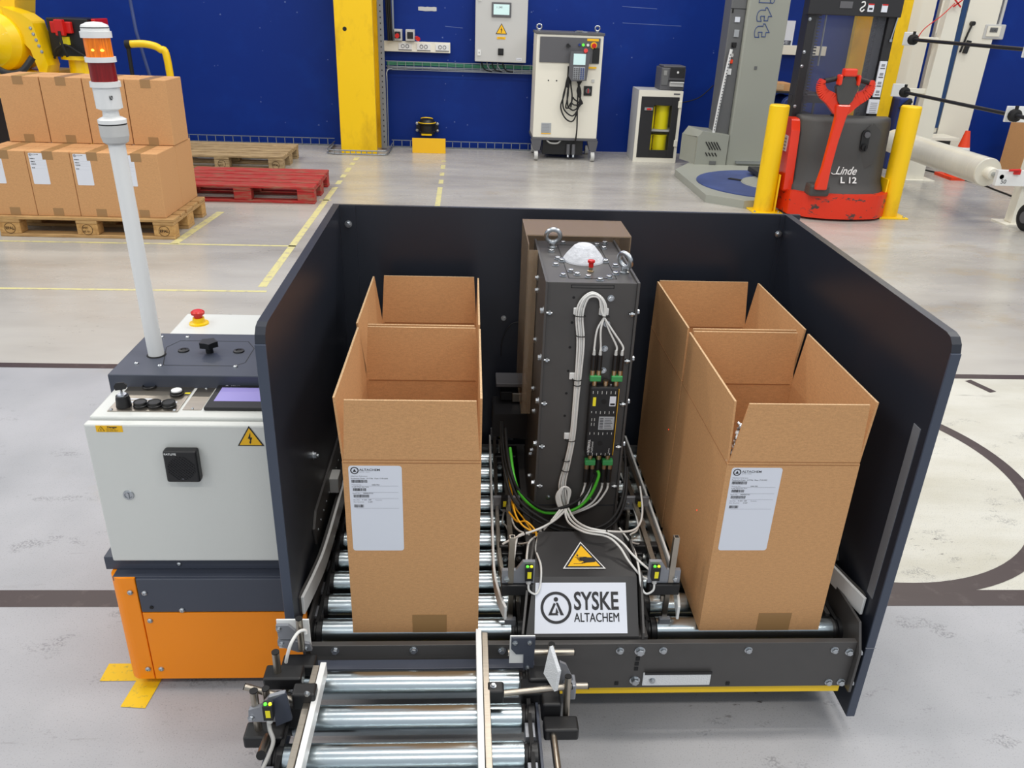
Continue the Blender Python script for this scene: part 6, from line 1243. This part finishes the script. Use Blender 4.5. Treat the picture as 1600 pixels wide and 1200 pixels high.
# ================================================================ INFEED CONVEYOR
t = thing('infeed_conveyor', 'short roller conveyor reaching in from the lower edge, in front of the machine', 'conveyor', (-0.11, 1.0, 0))
for k in range(7): roller(t, -0.350, 0.120, 1.315-0.0955*k)
for x0, nm in ((-0.388, 'side_frame'), (0.150, 'side_frame')):
    g = G(); g.box(x0, x0+0.006, 0.62, 1.372, 0.14, 0.262, 'anthracite'); g.box(min(x0, x0+(0.03 if x0 < 0 else -0.0)), x0+0.012, 0.62, 1.372, 0.14, 0.148, 'anthracite'); sf = g.build(nm, t, 0.001)
    for k in range(6):
        g = G(); y = 1.267-0.0955*k; xx = x0+(0.006 if x0 < 0 else -0.026)
        g.box(xx, xx+0.020, y-0.018, y+0.018, 0.235, 0.268, 'alu'); g.build('bearing_block', t, 0.001)
    g = G()
    for k in range(8): g.box(x0-0.0006 if x0 < 0 else x0+0.0055, x0+0.0005 if x0 < 0 else x0+0.0068, 0.70+k*0.08, 0.712+k*0.08, 0.215, 0.245, 'rubber')
    g.build('slot', sf)
g = G(); g.box(-0.385, 0.15, 1.352, 1.380, 0.250, 0.256, 'anthracite'); g.build('front_lip', t, 0.001)
for x in (-0.355, 0.135): g = G(); g.box(x-0.004, x+0.004, 0.70, 1.315, 0.268, 0.274, 'rubber'); g.build('drive_belt', t)
for x in (-0.385, 0.15):
    for y in (0.70, 0.95): g = G(); g.box(x-0.01, x+0.02, y-0.015, y+0.015, 0.0, 0.14, 'alu'); g.build('leg', t, 0.002)
g = G(); g.box(-0.33, -0.23, 1.11, 1.135, 0.185, 0.215, 'black'); g.cyl((-0.23, 1.122, 0.20), (-0.205, 1.122, 0.20), 0.006, 'steel', 12); g.spl([(-0.205, 1.122, 0.20), (-0.18, 1.12, 0.20), (-0.15, 1.115, 0.19), (-0.13, 1.10, 0.15)], 0.004, 'mid_grey', 8); g.build('under_sensor', t)
# guide rails with white edge
P1 = [(-0.0960, 1.2950, 0.3300), (-0.2940, 1.2970, 0.3300)]
g = G(); 
def bar(g, a, b, w0, w1, z0, z1, m):
    a = V(a); b = V(b); d = (b-a).normalized(); q = V((d.y, -d.x, 0)); q = q if q.x > 0 else -q
    p = [a+q*w0, a+q*w1, b+q*w1, b+q*w0]; g.hexa([(v.x, v.y, z0) for v in p] + [(v.x, v.y, z1) for v in p], m)
g = G(); bar(g, (-0.295, 1.288, 0), (-0.303, 0.66, 0), -0.006, 0.006, 0.306, 0.340, 'white'); g.build('guide_edge', t, 0.001)
g = G(); bar(g, (-0.309, 1.284, 0), (-0.320, 0.66, 0), -0.007, 0.006, 0.304, 0.336, 'ss'); g.build('guide_bar', t, 0.001)
g = G(); bar(g, (0.030, 1.385, 0), (0.036, 0.66, 0), -0.006, 0.006, 0.306, 0.340, 'white'); g.build('guide_edge', t, 0.001)
g = G(); bar(g, (0.044, 1.378, 0), (0.051, 0.66, 0), -0.007, 0.006, 0.304, 0.336, 'ss'); g.build('guide_bar', t, 0.001)
# right hand adjusters
def rod(parent, a, b, r=0.0068, cap=True, nm='steel_rod'):
    a = V(a); b = V(b); g = G(); g.cyl(a, b, r, 'ss', 18); d = (b-a).normalized()
    if cap: g.cyl(b, b+d*0.0025, r*1.04, 'rubber', 18); g.cyl(a-d*0.0015, a, r*1.0, 'rubber', 18)
    return g.build(nm, parent)
def block(parent, c, d, rz=0.0, m='black', nm='clamp_block', bev=0.005, rot=None):
    g = G(); g.cbox(c, d, m, rot or Euler((0, 0, rz))); return g.build(nm, parent, bev, 3)
t = thing('guide_adjuster', 'cluster of steel rods, black clamps and reflector at the right of the infeed rollers', 'guide adjuster', (0.17, 1.25, 0.25))
b0 = block(t, (0.062, 1.222, 0.318), (0.038, 0.030, 0.036)); bolt(b0, (0.059, 1.222, 0.336), (0,0,1), 0.005)
rod(t, (0.080, 1.222, 0.315), (0.222, 1.240, 0.315))
rod(t, (0.094, 1.330, 0.322), (0.238, 1.330, 0.322))
rod(t, (0.222, 1.265, 0.29), (0.262, 1.265, 0.29))
g = G(); g.box(0.096, 0.150, 1.316, 1.319, 0.305, 0.382, 'white'); g.build('white_backing', t, 0.001)
g = G(); g.prism([(0.099, 1.311, 0.380), (0.150, 1.311, 0.380), (0.149, 1.311, 0.290), (0.127, 1.311, 0.290), (0.126, 1.311, 0.335), (0.110, 1.311, 0.335), (0.099, 1.311, 0.350)], (0, 0.004, 0), 'anthracite'); sp3 = g.build('slotted_plate', t, 0.001)
for x, z in ((0.107, 0.368), (0.138, 0.368), (0.136, 0.297)): bolt(sp3, (x, 1.311, z), (0,-1,0), 0.0045)
block(t, (0.165, 1.30, 0.283), (0.055, 0.045, 0.026)); block(t, (0.150, 1.270, 0.270), (0.060, 0.045, 0.034)); block(t, (0.182, 1.24, 0.262), (0.040, 0.045, 0.050))
b1 = block(t, (0.200, 1.195, 0.245), (0.072, 0.040, 0.030)); 
rod(t, (0.182, 1.300, 0.250), (0.184, 1.300, 0.372), 0.0068)
rod(t, (0.214, 1.222, 0.23), (0.214, 1.236, 0.345), 0.0070)
rod(t, (0.183, 1.185, 0.245), (0.186, 0.985, 0.245), 0.0075)
block(t, (0.222, 1.262, 0.290), (0.026, 0.034, 0.040), 0, 'alu', 'grey_clamp', 0.003)
g = G(); g.prism([(0.205, 1.262, 0.30), (0.232, 1.262, 0.305), (0.212, 1.262, 0.352), (0.198, 1.262, 0.36)], (0, 0.006, 0), 'alu'); g.build('grey_arm', t, 0.001)
g = G(); R3 = [(0.170, 1.268, 0.385), (0.198, 1.230, 0.330), (0.192, 1.222, 0.262), (0.166, 1.262, 0.312)]
g.prism([(0.1730, 1.2500, 0.4150), (0.1900, 1.2250, 0.3700), (0.1860, 1.2250, 0.3150), (0.1640, 1.2500, 0.3410)], (0.007, 0.003, 0), 'reflector'); g.build('reflector', t, 0.0008)
# left hand adjusters
t = thing('guide_adjuster', 'cluster of steel rods, black clamps and sensor at the left of the infeed rollers', 'guide adjuster', (-0.38, 1.2, 0.25))
g = G(); g.box(-0.402, -0.333, 1.352, 1.356, 0.318, 0.397, 'white'); g.build('white_backing', t, 0.001)
g = G(); g.prism([(-0.402, 1.344, 0.388), (-0.376, 1.344, 0.388), (-0.362, 1.344, 0.372), (-0.362, 1.344, 0.350), (-0.398, 1.344, 0.350)], (0, 0.007, 0), 'alu'); p4 = g.build('grey_plate', t, 0.001)
g = G(); g.prism([(-0.402, 1.344, 0.347), (-0.380, 1.344, 0.347), (-0.334, 1.344, 0.336), (-0.330, 1.344, 0.318), (-0.360, 1.344, 0.314), (-0.402, 1.344, 0.332)], (0, 0.007, 0), 'alu'); g.build('grey_plate', t, 0.001)
for x, z in ((-0.396, 0.380), (-0.394, 0.338), (-0.344, 0.325)): bolt(p4, (x, 1.344, z), (0,-1,0), 0.0050)
rod(t, (-0.350, 1.338, 0.33), (-0.350, 1.338, 0.412), 0.0072)
block(t, (-0.355, 1.325, 0.295), (0.072, 0.040, 0.030))
rod(t, (-0.376, 1.330, 0.25), (-0.378, 1.290, 0.31), 0.0070, False)
cable([(-0.3360, 1.3300, 0.3790), (-0.3380, 1.3300, 0.3880), (-0.3490, 1.3200, 0.3920), (-0.3610, 1.3000, 0.3810), (-0.3690, 1.2900, 0.3560), (-0.3730, 1.2900, 0.3380)], 0.0036, 'white_cable', 'cable', t)
block(t, (-0.372, 1.262, 0.325), (0.078, 0.042, 0.032))
rod(t, (-0.384, 1.262, 0.34), (-0.384, 1.262, 0.392), 0.0076)
rod(t, (-0.366, 1.255, 0.30), (-0.384, 1.185, 0.29), 0.0072, False)
block(t, (-0.370, 1.215, 0.300), (0.036, 0.040, 0.034), -0.15)
b2 = block(t, (-0.345, 1.206, 0.285), (0.038, 0.030, 0.060)); 
rod(t, [(-0.4310, 1.1950, 0.3690), (-0.3350, 1.1950, 0.3300)][0], [(-0.4310, 1.1950, 0.3690), (-0.3350, 1.1950, 0.3300)][1], 0.0068)
b3 = block(t, [(-0.3170, 1.2000, 0.3360)][0], (0.046, 0.034, 0.042)); c3 = [(-0.3080, 1.1820, 0.3620)][0]; bolt(b3, (c3[0], 1.183, c3[2]), (0,-1,0), 0.0050)
g = G(); g.prism([(-0.4180, 1.1600, 0.3430), (-0.3950, 1.1600, 0.3510), (-0.3760, 1.1600, 0.3760), (-0.3450, 1.1600, 0.3870), (-0.3400, 1.1600, 0.3450), (-0.3610, 1.1600, 0.3110), (-0.4210, 1.1600, 0.3120)], (0, 0.009, 0), 'alu'); p5 = g.build('sensor_plate', t, 0.001)
c4 = [(-0.4150, 1.1600, 0.3220)][0]; bolt(p5, c4, (0,-1,0), 0.0055)
g = G(); g.prism([(-0.3700, 1.1580, 0.3710), (-0.3430, 1.1580, 0.3880), (-0.3360, 1.1580, 0.3180), (-0.3680, 1.1580, 0.3010)], (0, 0.006, 0), 'anthracite'); g.build('slotted_plate', t, 0.001)
c5 = [(-0.3740, 1.1450, 0.3620)][0]; sensor(p5, (c5[0], c5[1], c5[2]+0.002))
a1 = [(-0.4080, 1.1720, 0.2770), (-0.4070, 1.1720, 0.3800)]; rod(t, a1[0], a1[1], 0.0078)
a2 = [(-0.3880, 1.1850, 0.3320), (-0.3880, 1.1850, 0.3720)]; rod(t, a2[0], a2[1], 0.0072)
block(t, [(-0.3950, 1.1700, 0.2650)][0], (0.078, 0.042, 0.030))
a3 = [(-0.3850, 1.1500, 0.2810), (-0.3780, 1.0800, 0.3150)]; rod(t, a3[0], a3[1], 0.0085)
cable([(-0.3770, 1.1450, 0.3300), (-0.3720, 1.1300, 0.3240), (-0.3620, 1.1100, 0.3160), (-0.3640, 1.0800, 0.3140), (-0.3710, 1.0500, 0.3090)], 0.0042, 'grey_cable', 'cable', t)
g = G(); g.box(-0.402, -0.388, 0.9, 1.33, 0.16, 0.19, 'anthracite'); g.build('mount_rail', t)
print('OBJECTS', len(bpy.data.objects), 'TRIS', sum(len(m.polygons) for m in bpy.data.meshes))
